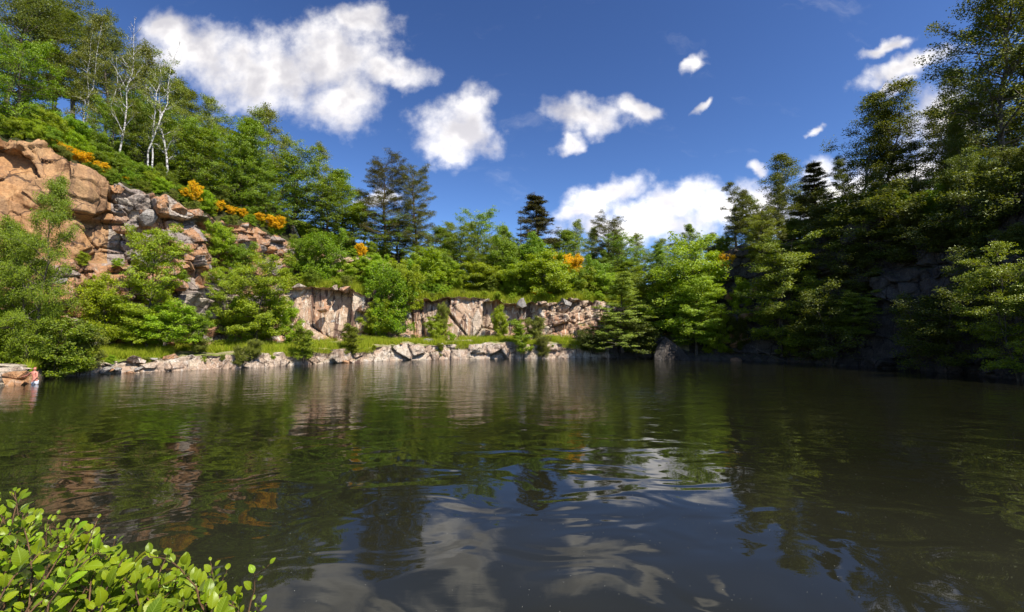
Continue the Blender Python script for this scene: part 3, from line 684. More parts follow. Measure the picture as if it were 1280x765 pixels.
# far tree line: pale birches with thin trunks
ORD = 'first second third fourth fifth sixth seventh eighth ninth tenth eleventh twelfth thirteenth fourteenth fifteenth sixteenth seventeenth eighteenth nineteenth twentieth'.split() + ['twenty-' + o for o in ('first', 'second', 'third', 'fourth')]
FAR = []
for i_, (x, yt, D, wpx, key) in enumerate([(722, 286, 118, 42, 'birch_b'), (738, 290, 122, 44, 'birch_a'), (775, 288, 120, 44, 'birch_c'), (796, 292, 126, 42, 'birch_a'), (815, 300, 122, 40, 'birch_b'), (832, 304, 128, 42, 'birch_c'),
        (856, 308, 118, 46, 'broad_a'), (874, 300, 112, 46, 'birch_a'), (893, 292, 104, 44, 'birch_c'), (690, 300, 116, 40, 'birch_a'), (640, 318, 116, 44, 'broad_a'), (560, 300, 112, 50, 'broad_b'), (615, 292, 114, 40, 'birch_b'), (905, 300, 98, 40, 'birch_b'), (590, 290, 115, 44, 'birch_a'), (765, 306, 112, 44, 'broad_a'), (745, 318, 106, 46, 'broad_b'), (805, 318, 106, 50, 'broad_a'), (850, 322, 98, 56, 'birch_c'), (720, 322, 98, 44, 'broad_b'), (785, 330, 96, 52, 'broad_b')]):
    FAR.append((x, key, yt, D, wpx))
for i_, (x, key, yt, D, wpx) in enumerate(sorted(FAR)):
    tree(key, x, yt, D, 'slender tree of the far tree line under the low clouds, ' + ORD[i_] + ' from the left', 'far tree line', wpx)
# --- right hill
for key, x, yt, D, wpx, lab in [
    ('dark_b', 917, 231, 67, 40, 'slim dark tree at the left end of the right hill'),
    ('birch_s', 975, 188, 66, 66, 'dark airy birch left of the spruce on the right hill'),
    ('spruce', 1015, 203, 64, 52, 'dark spruce on the right hill'),
    ('birch_s', 1062, 128, 60, 80, 'tall loose birch right of the spruce on the right hill'),
    ('dark_b', 1098, 112, 58, 84, 'tall leafy tree, highest in the middle of the right hill'),
    ('birch_s', 1162, 96, 56, 70, 'airy birch right of the tall leafy trees, cloud behind it'),
    ('dark_b', 1130, 175, 58, 70, 'shaded tree below the airy birch on the right hill'),
    ('birch_b', 1196, 126, 52, 60, 'thin loose birch beside the big corner tree'),
    ('dark_a', 1236, -30, 46, 108, 'big dark tree reaching into the upper right corner'),
    ('dark_b', 1290, -90, 44, 130, 'dark tree cut by the right edge of the picture'),
    ('birch_a', 1215, 105, 48, 80, 'drooping dark birch left under the corner tree'),
    ('dark_a', 1262, 120, 50, 100, 'dark leafy tree under the corner tree near the right edge'),
    ('birch_s', 940, 240, 72, 56, 'dark airy birch between the slim tree and the spruce'),
    ('dark_a', 1030, 230, 72, 70, 'shaded tree behind the spruce on the right hill'),
]: tree(key, x, yt, D, lab, 'trees on the right hill', wpx * 1.3)
for n_, (x, yt, D, wpx, key) in enumerate([(1180, 210, 60, 80, 'dark_a'), (1080, 235, 68, 80, 'dark_b'), (1230, 230, 56, 90, 'dark_b'), (1120, 240, 72, 80, 'birch_c'), (1000, 255, 76, 60, 'birch_a')]):
    tree(key, x, yt, D, ['shaded low tree behind the rim below the loose birch', 'shaded low tree behind the highest leafy tree', 'shaded low tree behind the rim near the right edge', 'airy shaded birch behind the dull yellow broom', 'airy shaded birch right behind the spruce'][n_], 'trees on the right hill', wpx * 1.2)

# --- trees and bushes on the left terrace
tree('willow', 52, 226, 33.5, 'fine-leaved tree on the left shore in front of the ochre bluff', None, 100)
tree('willow', 8, 292, 34.0, 'fine-leaved smaller tree at the left edge, beside the ochre bluff', None, 110)
tree('maple_a', 193, 292, 43.5, 'bright yellow-green layered tree in front of the jumbled cliff', None, 66)
tree('maple_b', 322, 322, 51.0, 'bright round tree with dark shade below it on the terrace', None, 90)
tree('maple_a', 284, 335, 52.0, 'bright small tree leaning out behind the round terrace tree', None, 44)
for key, x, y, D, h, wd, lab in [
    ('bush_b', 66, 470, 35.0, 62, 96, 'leafy dark bush hanging over the water beside the bather'),
    ('bush_c', 98, 464, 36.5, 44, 60, 'low bush at the right end of the overhanging shore bushes'),
    ('bush_a', 22, 452, 34.5, 60, 80, 'green bush above the flat pale slabs at the left edge'),
    ('bush_a', 132, 424, 42.5, 68, 60, 'bright bush at the cliff foot right of the fine-leaved tree'),
    ('bush_a', 165, 428, 42.8, 38, 62, 'bright low bush left under the layered tree'),
    ('bush_a', 205, 428, 43.2, 42, 70, 'bright low bush right under the layered tree'),
    ('bush_b', 240, 428, 45.0, 32, 46, 'green low bush between the layered tree and the round tree'),
    ('bush_b', 318, 428, 53.5, 40, 70, 'dark bush in the shade under the round terrace tree'),
    ('bush_a', 355, 420, 53.5, 40, 40, 'small bright bush right under the round terrace tree'),
    ('bush_a', 270, 320, 56.0, 36, 40, 'green bush growing in the notch of the upper cliff'),
    ('bush_b', 300, 340, 57.5, 30, 44, 'green bush on the shelf above the round terrace tree'),
    ('bush_b', 405, 358, 66.0, 58, 54, 'dense green bush above the left streaked rock wall'),
    ('bush_b', 378, 345, 67.0, 40, 40, 'green bush left on the ledge above the streaked wall'),
    ('bush_a', 440, 352, 68.0, 26, 50, 'bright bush on the slope right of the dense bush'),
    ('bush_a', 470, 352, 70.0, 30, 50, 'bright bush on the slope above the gully'),
    ('bush_b', 488, 420, 65.5, 76, 62, 'tall dark-based bush filling the gully between the two rock walls'),
    ('bush_a', 505, 385, 66.5, 50, 50, 'bright bush at the top of the gully'),
    ('bush_a', 470, 415, 64.0, 34, 40, 'small bright bush left in the gully mouth'),
    ('bush_a', 525, 365, 74.0, 46, 60, 'bright bush above the first pillar of the right rock wall'),
    ('bush_a', 548, 428, 68.0, 30, 34, 'bright small bush at the foot of the right rock wall'),
    ('bush_c', 553, 420, 68.6, 34, 22, 'upright thin bush against the broken white rock'),
    ('bush_a', 627, 422, 69.0, 34, 26, 'small bright bush right of the big smooth pillar'),
    ('bush_c', 668, 425, 68.0, 24, 34, 'low round bush on the terrace below the dark overhang'),
    ('bush_a', 690, 372, 76.0, 50, 80, 'bright broad bush on the slope left of the rock knob'),
    ('bush_a', 655, 368, 78.0, 34, 60, 'bright low bush on the slope below the tall spruce'),
    ('bush_a', 600, 360, 80.0, 26, 60, 'bright low bush on the grassy slope in the middle'),
    ('bush_b', 560, 362, 80.0, 34, 50, 'green bush with pale blossom tone on the grassy slope'),
    ('bush_b', 640, 352, 82.0, 44, 60, 'green bush under the leafy trees left of the spruce'),
    ('bush_b', 672, 345, 84.0, 40, 54, 'dark green bush at the foot of the tall spruce'),
    ('bush_b', 748, 372, 80.0, 40, 50, 'green bush right of the rock knob'),
]: at_base(key, x, y, D, h, wd, lab, 'bushes on the left and middle banks')
# --- saplings on the water ledge
for key, x, y, D, h, wd, lab in [
    ('sapling', 379, 454, 50.4, 46, 34, 'leafy sapling at the waterline in front of the round tree'),
    ('sapling', 437, 447, 55.5, 42, 30, 'sapling growing on the ledge left of the flat boulders'),
    ('sapling', 655, 446, 65.0, 46, 36, 'leafy sapling on the ledge below the right rock wall'),
    ('sapling', 548, 446, 63.0, 16, 14, 'tiny sapling in a crack of the pale ledge'),
    ('bush_c', 318, 448, 46.6, 20, 24, 'small grassy bush on the ledge edge left of the waterline sapling'),
    ('bush_c', 250, 440, 45.0, 14, 26, 'tiny bush on the stony bank under the terrace'),
    ('bush_c', 680, 446, 65.2, 22, 22, 'dark tuft hanging over the ledge right of the sapling'),
    ('bush_c', 300, 456, 45.6, 20, 20, 'low tuft at the waterline left of the pale rock face'),
]: at_base(key, x, y, D, h, wd, lab, 'saplings and tufts on the water ledge')
# --- trees over the water in the middle and right
tree('larch', 777, 342, 64.0, 'layered conical tree over the water left of the dark boulder', None, 96, zbase=1.2)
tree('maple_b', 846, 300, 64.5, 'large bright tree on the shore behind the dark boulder', None, 118, zbase=1.6, leaf='maple')
tree('maple_a', 868, 352, 61.5, 'bright lower tree leaning over the shore right of the dark boulder', None, 72, zbase=.8, leaf='maple')
tree('maple_a', 815, 340, 68.0, 'green tree between the layered tree and the large bright tree', None, 70, leaf='larch')
for key, x, y, D, h, wd, lab in [
    ('spray', 975, 440, 56.5, 150, 120, 'large leafy bush on the shaded bank, left one'),
    ('spray', 1000, 380, 57.5, 100, 90, 'leafy bush higher on the shaded bank above the large one'),
    ('spray', 952, 330, 61.5, 66, 60, 'leafy bush at the top of the stony gully'),
    ('spray', 1275, 472, 33.0, 175, 110, 'leafy bush hanging over the water at the right edge'),
    ('sapling', 985, 452, 55.5, 50, 40, 'yellow-green sapling at the waterline of the shaded bank'),
    ('spray', 1062, 420, 48.8, 60, 70, 'thin leafy bush in the shade of the dark cliff'),
    ('dark_bush', 1040, 450, 50.0, 80, 110, 'dark bush at the waterline under the shaded cliff'),
    ('dark_bush', 1180, 460, 40.0, 90, 110, 'dark bush near the right end of the shaded cliff'),
    ('dark_bush', 1090, 330, 50.5, 70, 120, 'dark bush hanging on the upper shaded cliff'),
    ('dark_bush', 1160, 330, 45.5, 90, 130, 'dark bush hanging from the cliff edge below the airy birch'),
    ('dark_bush', 1230, 330, 40.5, 110, 130, 'dark bush hanging from the cliff edge near the right side'),
    ('dark_bush', 1075, 300, 53.5, 60, 130, 'dark bush hanging over the rim left of the dull broom'),
    ('dark_bush', 1080, 375, 50.2, 60, 100, 'dark bush on the shaded rock above the thin leafy bush'),
    ('dark_bush', 1245, 400, 37.5, 80, 90, 'dark bush behind the leafy bush at the right edge'),
    ('bush_d', 922, 440, 60.5, 40, 34, 'small dark bush at the foot of the stony gully'),
    ('bush_a', 925, 400, 62.5, 44, 34, 'small green bush in the stony gully'),
    ('bush_a', 895, 440, 60.8, 40, 34, 'bright low bush at the waterline left of the stony gully'),
    ('bush_d', 800, 440, 64.2, 30, 70, 'dark low bush hanging over the water under the layered tree'),
    ('bush_d', 742, 440, 65.2, 26, 50, 'low bush at the water left under the layered tree'),
]: at_base(key, x, y, D, h, wd, lab, 'bushes on the right bank')
# --- flowering broom
for x, y, D, h, wd, lab in [
    (74, 190, 45.4, 11, 26, 'yellow broom on the rim of the ochre bluff, left clump'), (100, 202, 46.2, 12, 26, 'yellow broom on the rim of the ochre bluff, right clump'),
    (126, 216, 47.8, 12, 18, 'yellow broom at the right shoulder of the ochre bluff'), (158, 238, 50.2, 15, 18, 'yellow broom above the jumbled cliff'),
    (244, 252, 54.6, 20, 20, 'yellow broom at the corner of the upper cliff'), (260, 262, 58.8, 10, 16, 'orange broom right of the cliff corner'), (289, 268, 62.0, 9, 14, 'low broom on the upper cliff rim'), (324, 276, 65.4, 8, 14, 'small broom under the dense round tree'),
    (182, 244, 51.4, 9, 16, 'low yellow broom on the rim of the jumbled cliff'), (230, 246, 53.6, 10, 14, 'yellow broom just left of the cliff corner'), (274, 264, 60.4, 11, 14, 'yellow broom under the conical trees'), (304, 272, 63.6, 9, 14, 'low yellow broom above the pink rock band'), (345, 288, 68.0, 14, 26, 'low broom at the end of the upper cliff rim'), (452, 322, 75.5, 14, 18, 'small broom among the weathered outcrops'), (700, 348, 82.2, 24, 36, 'orange broom on the rock knob, left clump'), (718, 345, 82.6, 20, 28, 'orange broom on the rock knob, right clump'),
    (910, 352, 67.0, 28, 26, 'orange broom at the top of the stony gully'), (1078, 292, 54.0, 18, 40, 'dull yellow broom on the shaded cliff edge'), (1102, 292, 52.8, 16, 36, 'dull yellow broom right along the shaded cliff edge'), (545, 378, 73.5, 8, 20, 'low yellow flowers above the rock wall'), (678, 374, 75.0, 8, 26, 'low yellow flowers on the grass above the overhang'),
]: at_base('broom_a', x, y, D, h, wd, lab, 'flowering broom')

# --- undergrowth that fills the hill sides: alike bushes per patch
def thicket(n, xr, f, keys, lab, grp, j0, sc=(.8, 1.5), seed=1):
    rg = random.Random(seed)
    for i in range(n):
        x = xr[0] + (xr[1] - xr[0]) * (i + rg.random()) / n
        u = (x - 640) / FPX; p = prof(np.array([u])); q = rg.uniform(*f)
        D = p[j0][0][0] * (1 - q) + p[j0 + 1][0][0] * q; z = p[j0][1][0] * (1 - q) + p[j0 + 1][1][0] * q
        plant(rg.choice(keys), u * D, D, z - .15, rg.uniform(*sc), lab + ', ' + ORD[i] + ' from the left', grp)
thicket(20, (-20, 250), (.06, .14), ['bush_a', 'bush_a', 'bush_b'], 'leafy bush in the thicket along the left cliff rim', 'left rim thicket', 6, (.45, .8), 1)
thicket(22, (-20, 330), (.14, .32), ['bush_b', 'bush_d', 'broad_a'], 'leafy growth on the hill above the left cliff', 'left hill undergrowth', 6, (.75, 1.1), 2)
thicket(16, (240, 520), (.10, .3), ['bush_b', 'bush_a', 'bush_a'], 'leafy bush under the trees above the upper cliff', 'upper cliff undergrowth', 6, (.4, .7), 3)
thicket(10, (370, 560), (.1, .45), ['bush_a', 'bush_a', 'bush_b'], 'bright bush on the slope between the two cliff bands', 'slope bushes', 4, (.35, .7), 4)
thicket(18, (530, 780), (.45, .98), ['bush_a', 'bush_a', 'bush_a', 'bush_b'], 'bright bush on the slope below the middle trees', 'slope bushes', 4, (.9, 1.4), 5)
thicket(14, (530, 880), (.1, .6), ['broad_a', 'bush_b', 'broad_b'], 'leafy growth under the middle trees', 'middle undergrowth', 6, (.5, .9), 6)
thicket(12, (760, 900), (.1, .95), ['bush_a', 'bush_b', 'bush_d'], 'leafy bush on the slope behind the large bright shore tree', 'shore slope bushes', 3, (.8, 1.3), 7)
thicket(22, (890, 1300), (.02, .2), ['bush_d', 'dark_bush', 'bush_b'], 'shaded bush along the rim of the dark cliff', 'right rim thicket', 6, (.7, 1.2), 8)
thicket(9, (900, 1300), (.2, .5), ['dark_a', 'dark_b', 'bush_d'], 'shaded growth in the wood behind the dark cliff rim', 'right wood undergrowth', 6, (.45, .75), 9)
thicket(7, (960, 1290), (.1, .95), ['bush_d', 'dark_bush'], 'dark bush clinging to the shaded cliff face', 'right cliff bushes', 5, (.5, .9), 10)
thicket(7, (0, 360), (.1, .9), ['bush_b', 'bush_a'], 'small bush on a ledge of the left cliff', 'left cliff bushes', 4, (.22, .42), 11)

thicket(24, (20, 385), (.0, .06), ['bush_a', 'bush_b', 'bush_c', 'bush_b'], 'small bush right on the left cliff rim', 'left rim small bushes', 6, (.26, .5), 15)
thicket(20, (110, 760), (.25, .95), ['bush_c', 'bush_a', 'sapling'], 'small leafy tuft in the terrace grass', 'terrace tufts', 2, (.18, .36), 12)
thicket(18, (362, 770), (.0, .12), ['bush_c', 'bush_a'], 'small tuft on the rim of the streaked cliff', 'cliff rim tufts', 4, (.26, .55), 13)
thicket(20, (100, 740), (.6, 1.0), ['bush_c', 'bush_a', 'bush_c'], 'small tuft on the pale water ledge', 'ledge tufts', 1, (.10, .24), 14)

# ------------------------------------------------------------------ grass (nobody could count it)
def blades(name, pts, h, wdt, mat, label, seed=3):
    rg = np.random.default_rng(seed); n = len(pts)
    a = rg.uniform(0, 6.283, n); d = np.stack([np.cos(a), np.sin(a), 0 * a], -1); H = (h * rg.uniform(.5, 1.4, n))[:, None]
    ln = rg.normal(0, .35, (n, 2)); tip = pts + np.concatenate([ln * H, H], -1)
    V = np.stack([pts - d * wdt / 2, pts + d * wdt / 2, tip], 1).reshape(-1, 3)
    return link(name, mesh_np(name, V, np.arange(3 * n).reshape(n, 3), mat), kind='stuff', label=label, cat='grass')
def scatter(j, x0, x1, n, seed, q0=0., q1=1., thr=-.1, fs=.35):
    rg = np.random.default_rng(seed); x = rg.uniform(x0, x1, n * 2); u = (x - 640) / FPX; p = prof(u); q = rg.uniform(q0, q1, n * 2)
    D = p[j][0] * (1 - q) + p[j + 1][0] * q; Z = p[j][1] * (1 - q) + p[j + 1][1] * q; X = u * D
    Z = Z + .5 * vnoise(X * .35, D * .35, 3) + .22 * vnoise(X * 1.3, D * 1.3, 5) - .03
    k = vnoise(X * fs, D * fs, 21) > thr
    return np.stack([X, D, Z], -1)[k][:n]
blades('grass', scatter(2, 40, 790, 60000, 5, .02, 1.0, -.10), .7, .06, M['grass'], 'long sunlit grass on the terrace by the water')
blades('grass', scatter(4, 352, 880, 60000, 6, .0, .9, -.3), .9, .08, M['grass'], 'bright grass on the slope above the streaked cliff')
blades('grass', scatter(1, 60, 760, 7000, 8, .75, 1.0, .05), .35, .04, M['grass'], 'grass tufts hanging over the pale ledge')

# ------------------------------------------------------------------ rocks
def rock_mesh(name, seed, mat, flat=.7, jag=.75):
    rg = random.Random(seed); bm = bmesh.new()
    for k in range(15):
        v = Vector((rg.gauss(0, 1), rg.gauss(0, 1), rg.gauss(0, 1))).normalized()
        m_ = max(abs(v.x), abs(v.y), abs(v.z)); v = v * ((1 - jag) + jag / m_) * rg.uniform(.78, 1.12)
        bm.verts.new((v.x, v.y, v.z * flat))
    r = bmesh.ops.convex_hull(bm, input=bm.verts)
    bmesh.ops.delete(bm, geom=[g for g in r['geom_interior'] if isinstance(g, bmesh.types.BMVert)], context='VERTS')
    bmesh.ops.bevel(bm, geom=bm.edges[:], offset=.022, segments=1, affect='EDGES', clamp_overlap=True)
    bmesh.ops.recalc_face_normals(bm, faces=bm.faces)
    me = bpy.data.meshes.new(name); bm.to_mesh(me); bm.free(); me.materials.append(mat)
    return me
RK = {m: [rock_mesh('rock_' + m, 100 + 13 * i, M[m], f) for i, f in enumerate((.9, .7, .55, .8, .4, .65, .95))] for m in ('cream', 'jumble', 'grey', 'dark', 'pink', 'ochre')}
def rock(kind, parent, loc, size, i=None, rot=None, **kw):
    o = link('rock' if parent is not None else 'boulder', RK[kind][random.randrange(7) if i is None else i], parent, loc, **kw)
    o.scale = size if hasattr(size, '__len__') else (size,) * 3
    o.rotation_euler = rot or (random.uniform(-.35, .35), random.uniform(-.35, .35), random.uniform(0, 6.28))
    return o
def rim(j, x, q, out=0.):
    u = np.array([(x - 640) / FPX]); p = prof(u)
    D = p[j][0][0] * (1 - q) + p[j + 1][0][0] * q - out; z = p[j][1][0] * (1 - q) + p[j + 1][1][0] * q
    return (u[0] * D, D, z)
rg = random.Random(5)
for i_ in range(50):      # loose stones along the waterline ledge
    x = rg.uniform(95, 245) if i_ < 36 else rg.uniform(90, 745); q = rg.choice([.0, .05, .5, .9, 1.0]); s = rg.uniform(.18, .5) * (.85 if x < 245 else .65)
    if 150 < x < 240: s *= 1.2
    rock(rg.choice(['cream', 'cream', 'grey', 'jumble']), ledge, Vector(rim(1, x, q, .25)) + Vector((0, 0, rg.uniform(-.1, .1))), (s * rg.uniform(.8, 1.7), s, s * rg.uniform(.6, 1.0)))
for i_ in range(30):       # blocks wedged in the jumbled upper cliff
    x = rg.uniform(128, 350); q = rg.random(); s = rg.uniform(.3, .95)
    rock(rg.choice(['jumble', 'jumble', 'grey']), upper_mid, Vector(rim(5, x, q, .35)), (s * 1.2, s, s * rg.uniform(.7, 1.1)))
for i_ in range(24):       # blocks in the lower left wall
    x = rg.uniform(60, 350); q = rg.random(); s = rg.uniform(.35, .95)
    rock(rg.choice(['jumble', 'jumble', 'grey']), lower_left, Vector(rim(3, x, q, .25)), (s * 1.2, s, s * rg.uniform(.7, 1.1)))
for i_ in range(46):       # broken rock of the streaked wall, its rim and its right end
    x = rg.choice([rg.uniform(640, 760), rg.uniform(455, 500), rg.uniform(365, 745)]); q = rg.choice([rg.random(), .98, .02]); s = rg.uniform(.3, .85)
    rock(rg.choice(['pink', 'cream', 'grey']), lower_mid, Vector(rim(3, x, q, .2)), (s * 1.3, s, s * rg.uniform(.6, 1.0)))
for i_ in range(26):
    x = rg.uniform(395, 555); q = rg.random(); s = rg.uniform(.5, 1.2)
    rock(rg.choice(['pink', 'jumble']), outcrop, Vector(rim(5, x, q, .3)), (s * 1.3, s, s * .9))
for i_ in range(12):
    x = rg.uniform(695, 755); q = rg.random(); s = rg.uniform(.6, 1.3)
    rock('pink', knob, Vector(rim(5, x, q, .4)), (s * 1.2, s, s))
for i_ in range(36):       # stony gully and foot of the shaded bank
    x = rg.choice([rg.uniform(890, 950), rg.uniform(880, 1280)]); j = rg.choice([1, 2, 3, 3]); s = rg.uniform(.35, .95)
    rock('jumble' if x < 950 else 'dark', dark_foot, Vector(rim(j, x, rg.random(), .3)), (s * 1.2, s, s * .8))
# single rocks one can point to
LB = [('pale flat slab on top of the pile at the left edge', (2, 457, 31.4), (1.35, .9, .20), 'cream', 1), ('second pale slab in the pile at the left edge', (6, 463, 31.0), (1.25, .8, .26), 'cream', 3), ('lowest pale block in the pile at the left edge', (0, 474, 30.6), (1.15, .8, .55), 'cream', 0),
      ('brown blocky rock beside the bather', (22, 471, 30.6), (.75, .6, .42), 'jumble', 0), ('low ochre rock at the water left of the bather', (17, 479, 30.0), (.7, .5, .34), 'jumble', 6), ('rounded stone the bather leans on', (33, 473, 30.9), (.55, .5, .45), 'jumble', 3),
      ('pale boulder on the terrace grass left of the bushes', (116, 424, 41.8), (.75, .6, .62), 'grey', 3), ('dark grey boulder on the ledge left of the long slab', (535, 428, 65.8), (.95, .7, .6), 'grey', 0),
      ('long pale slab lying on the ledge below the rock wall', (575, 427, 66.2), (2.1, 1.0, .5), 'cream', 4), ('smaller dark boulder left of the big dark one', (806, 443, 63.4), (1.1, .9, .9), 'dark', 1), ('dark stone standing behind the big dark boulder', (824, 424, 63.4), (1.0, .9, 1.3), 'dark', 5),
      ('low flat rock slab at the waterline under the terrace', (242, 463, 43.2), (1.1, .5, .18), 'cream', 2), ('brown stone at the water below the ledge sapling', (428, 453, 54.6), (.9, .6, .45), 'jumble', 1), ('second brown stone at the water below the ledge sapling', (444, 453, 54.9), (.7, .55, .45), 'pink', 3)]
for lab, (x, y, D), sz, m_, k in LB:
    o = rock(m_, None, at(x, y, D), sz, k, (random.uniform(-.08, .08), random.uniform(-.08, .08), random.uniform(-.3, .3)), label=lab, cat='rock')

# the big pointed boulder: a wedge with a leaning ridge
def wedge(name, mat):
    bm = bmesh.new(); rg_ = random.Random(3)
    for (x, y, z) in [(-2.3, -.9, -1), (2.6, -.8, -1), (2.4, 1.2, -1), (-2.2, 1.3, -1), (-2.2, -.5, .7), (2.3, -.6, .25), (-.6, -.3, 3.05), (-.2, .7, 3.0), (-1.5, .2, 1.9), (1.3, -.5, 1.5), (.6, -.75, 1.2), (-1.0, -.95, .9), (2.0, .9, .4), (.5, .8, 2.2), (-1.7, 1.0, 1.3), (-.9, -.55, 2.1), (1.9, -.7, -.2)]:
        bm.verts.new((x + rg_.uniform(-.1, .1), y, z))
    r = bmesh.ops.convex_hull(bm, input=bm.verts)
    bmesh.ops.bevel(bm, geom=bm.edges[:], offset=.06, segments=1, affect='EDGES', clamp_overlap=True)
    bmesh.ops.recalc_face_normals(bm, faces=bm.faces)
    me = bpy.data.meshes.new(name); bm.to_mesh(me); bm.free(); me.materials.append(mat); return me
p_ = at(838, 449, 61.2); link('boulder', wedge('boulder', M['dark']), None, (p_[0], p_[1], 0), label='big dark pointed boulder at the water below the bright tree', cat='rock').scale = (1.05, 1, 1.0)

# a fallen bare branch at the water on the right
acc = new_acc(); p0 = at(940, 436, 55.2); 
for (x1, y1, x2, y2, r) in [(938, 432, 985, 452, .07), (952, 440, 975, 441, .04), (960, 444, 978, 449, .03), (945, 436, 950, 446, .03)]:
    a, b = at(x1, y1, 55.4), at(x2, y2, 54.8); q = np.linspace(0, 1, 6)[:, None]
    tube(acc, a * (1 - q) + b * q + np.array([0, 0, -.5]) * q * (1 - q), r * (1.1 - .8 * q[:, 0]), 5)
link('fallen_branch', mesh_np('fallen_branch', np.concatenate(acc['v']), np.concatenate(acc['f']), M['bark'], True), label='bare grey branch dipping into the water at the shaded bank', cat='branch')

# ------------------------------------------------------------------ bather by the left rocks
def skin_body(name, verts, edges, radii, mat, parent=None, levels=2, root=0):
    me = bpy.data.meshes.new(name); me.from_pydata(verts, edges, [])
    o = bpy.data.objects.new(name, me); COL.objects.link(o)
    md = o.modifiers.new('skin', 'SKIN'); md.use_smooth_shade = True
    for i, r in enumerate(radii):
        sv = me.skin_vertices[0].data[i]; sv.radius = r if hasattr(r, '__len__') else (r, r); sv.use_root = (i == root)
    s = o.modifiers.new('subdivision', 'SUBSURF'); s.levels = levels; s.render_levels = levels
    me.materials.append(mat)
    if parent: o.parent = parent
    return o
def flat_mat(name, c, rough=.6):
    m, t, out = new_mat(name); p = t.node('ShaderNodeBsdfPrincipled')
    n = t.noise(t.node('ShaderNodeTexCoord').outputs['Object'], 9, 3).outputs[0]
    t.put(p.inputs['Base Color'], t.mix(t.ramp(n, .35, .65), [v * .85 for v in c], [min(v * 1.1, 1) for v in c])); p.inputs['Roughness'].default_value = rough
    t.l.new(p.outputs[0], out.inputs[0]); return m
skin = flat_mat('sunburnt_skin', (.62, .235, .16), .5); shorts_m = flat_mat('pale_swim_shorts', (.62, .63, .66), .8); hair_m = flat_mat('reddish_hair', (.30, .085, .05), .7)
pv, pe, pr = [], [], []
def jn(p, r, to=None):
    pv.append(p); pr.append(r)
    if to is not None: pe.append((to, len(pv) - 1))
    return len(pv) - 1
# local frame: x to the person's right on the picture, y away, z up from the feet; leaning back onto the rock on the left
pel = jn((0, 0, .88), (.155, .115)); wa = jn((-.02, 0, 1.06), (.135, .10), pel); ch = jn((-.06, .01, 1.27), (.165, .115), wa); sh = jn((-.08, .01, 1.41), (.12, .09), ch)
nk = jn((-.07, 0, 1.50), (.058, .058), sh); hd0 = jn((-.055, -.015, 1.57), (.075, .085), nk); hd1 = jn((-.045, -.02, 1.65), (.082, .098), hd0); hd2 = jn((-.04, -.01, 1.725), (.062, .075), hd1)
def finger_set(w, d, side, k=1.0):
    d = Vector(d).normalized(); s = Vector(side).normalized(); wv = Vector(w)
    pm = jn(tuple(wv + d * .05), (.036, .018), len(pv) - 1); kn = jn(tuple(wv + d * .09), (.038, .016), pm)
    for o_, l_ in ((-.030, .062), (-.010, .075), (.010, .070), (.030, .055)):
        a = jn(tuple(wv + d * .105 + s * o_), .0095, kn); b = jn(tuple(wv + d * (.105 + l_ * .55) + s * o_ * 1.1 + Vector((0, 0, -.008))), .009, a); jn(tuple(wv + d * (.105 + l_) + s * o_ * 1.1 + Vector((0, 0, -.022))), .008, b)
    t1 = jn(tuple(wv + d * .045 + s * -.048), .011, pm); jn(tuple(wv + d * .085 + s * -.066), .010, t1)
sl = jn((-.25, .02, 1.39), .062, sh); el_ = jn((-.45, .10, 1.24), .045, sl); wr_ = jn((-.66, .14, 1.15), .032, el_); finger_set((-.66, .14, 1.15), (-1, .1, -.15), (0, 1, 0))
sr = jn((.10, -.02, 1.38), .062, sh); er = jn((.15, -.10, 1.12), .044, sr); wr2 = jn((.06, -.20, .93), .032, er); finger_set((.06, -.20, .93), (-.5, -.2, -.8), (.6, .3, -.3))
for sx_ in (-1, 1):
    hp = jn((sx_ * .09, 0, .80), .095, pel); kn_ = jn((sx_ * .11, -.03, .46), .062, hp); an = jn((sx_ * .11, .02, .09), .042, kn_); jn((sx_ * .12, -.13, .045), (.045, .03), an)
pos_ = at(43.5, 480, 30.4)
per = bpy.data.objects.new('person', None); COL.objects.link(per); per.location = (pos_[0], pos_[1], -.62); per.rotation_euler = (0, 0, .25)
per['label'] = 'bare-chested person in pale shorts standing in the water, one arm back on the rocks'; per['category'] = 'person'
skin_body('body', pv, pe, pr, skin, per)
skin_body('shorts', [(0, 0, .93), (0, 0, .84), (-.10, 0, .76), (-.115, -.02, .56), (.10, 0, .76), (.115, -.02, .56)], [(0, 1), (1, 2), (2, 3), (1, 4), (4, 5)], [(.172, .132), (.175, .135), (.118, .118), .098, (.118, .118), .098], shorts_m, per)
skin_body('hair', [(-.05, .035, 1.60), (-.04, .028, 1.69), (-.038, .0, 1.755)], [(0, 1), (1, 2)], [(.068, .05), (.085, .078), (.066, .076)], hair_m, per)
fc = [(-.062, -.105, 1.645, .011), (-.005, -.108, 1.645, .011)]
for (x, y, z, r) in fc:
    bm = bmesh.new(); bmesh.ops.create_uvsphere(bm, u_segments=8, v_segments=6, radius=r); me = bpy.data.meshes.new('eye'); bm.to_mesh(me); bm.free(); me.materials.append(hair_m); link('eye', me, per, (x, y, z))
skin_body('nose', [(-.036, -.112, 1.645), (-.036, -.130, 1.612)], [(0, 1)], [.009, .014], skin, per, 1)
skin_body('mouth', [(-.058, -.100, 1.575), (-.036, -.106, 1.573), (-.014, -.100, 1.575)], [(0, 1), (1, 2)], [.006, .009, .006], flat_mat('lips', (.45, .13, .11)), per, 1)
rock('jumble', None, (pos_[0], pos_[1], -1.15), (1.2, 1.0, .55), 1, (0, 0, .4), label='submerged rock under the feet of the bather', cat='rock')

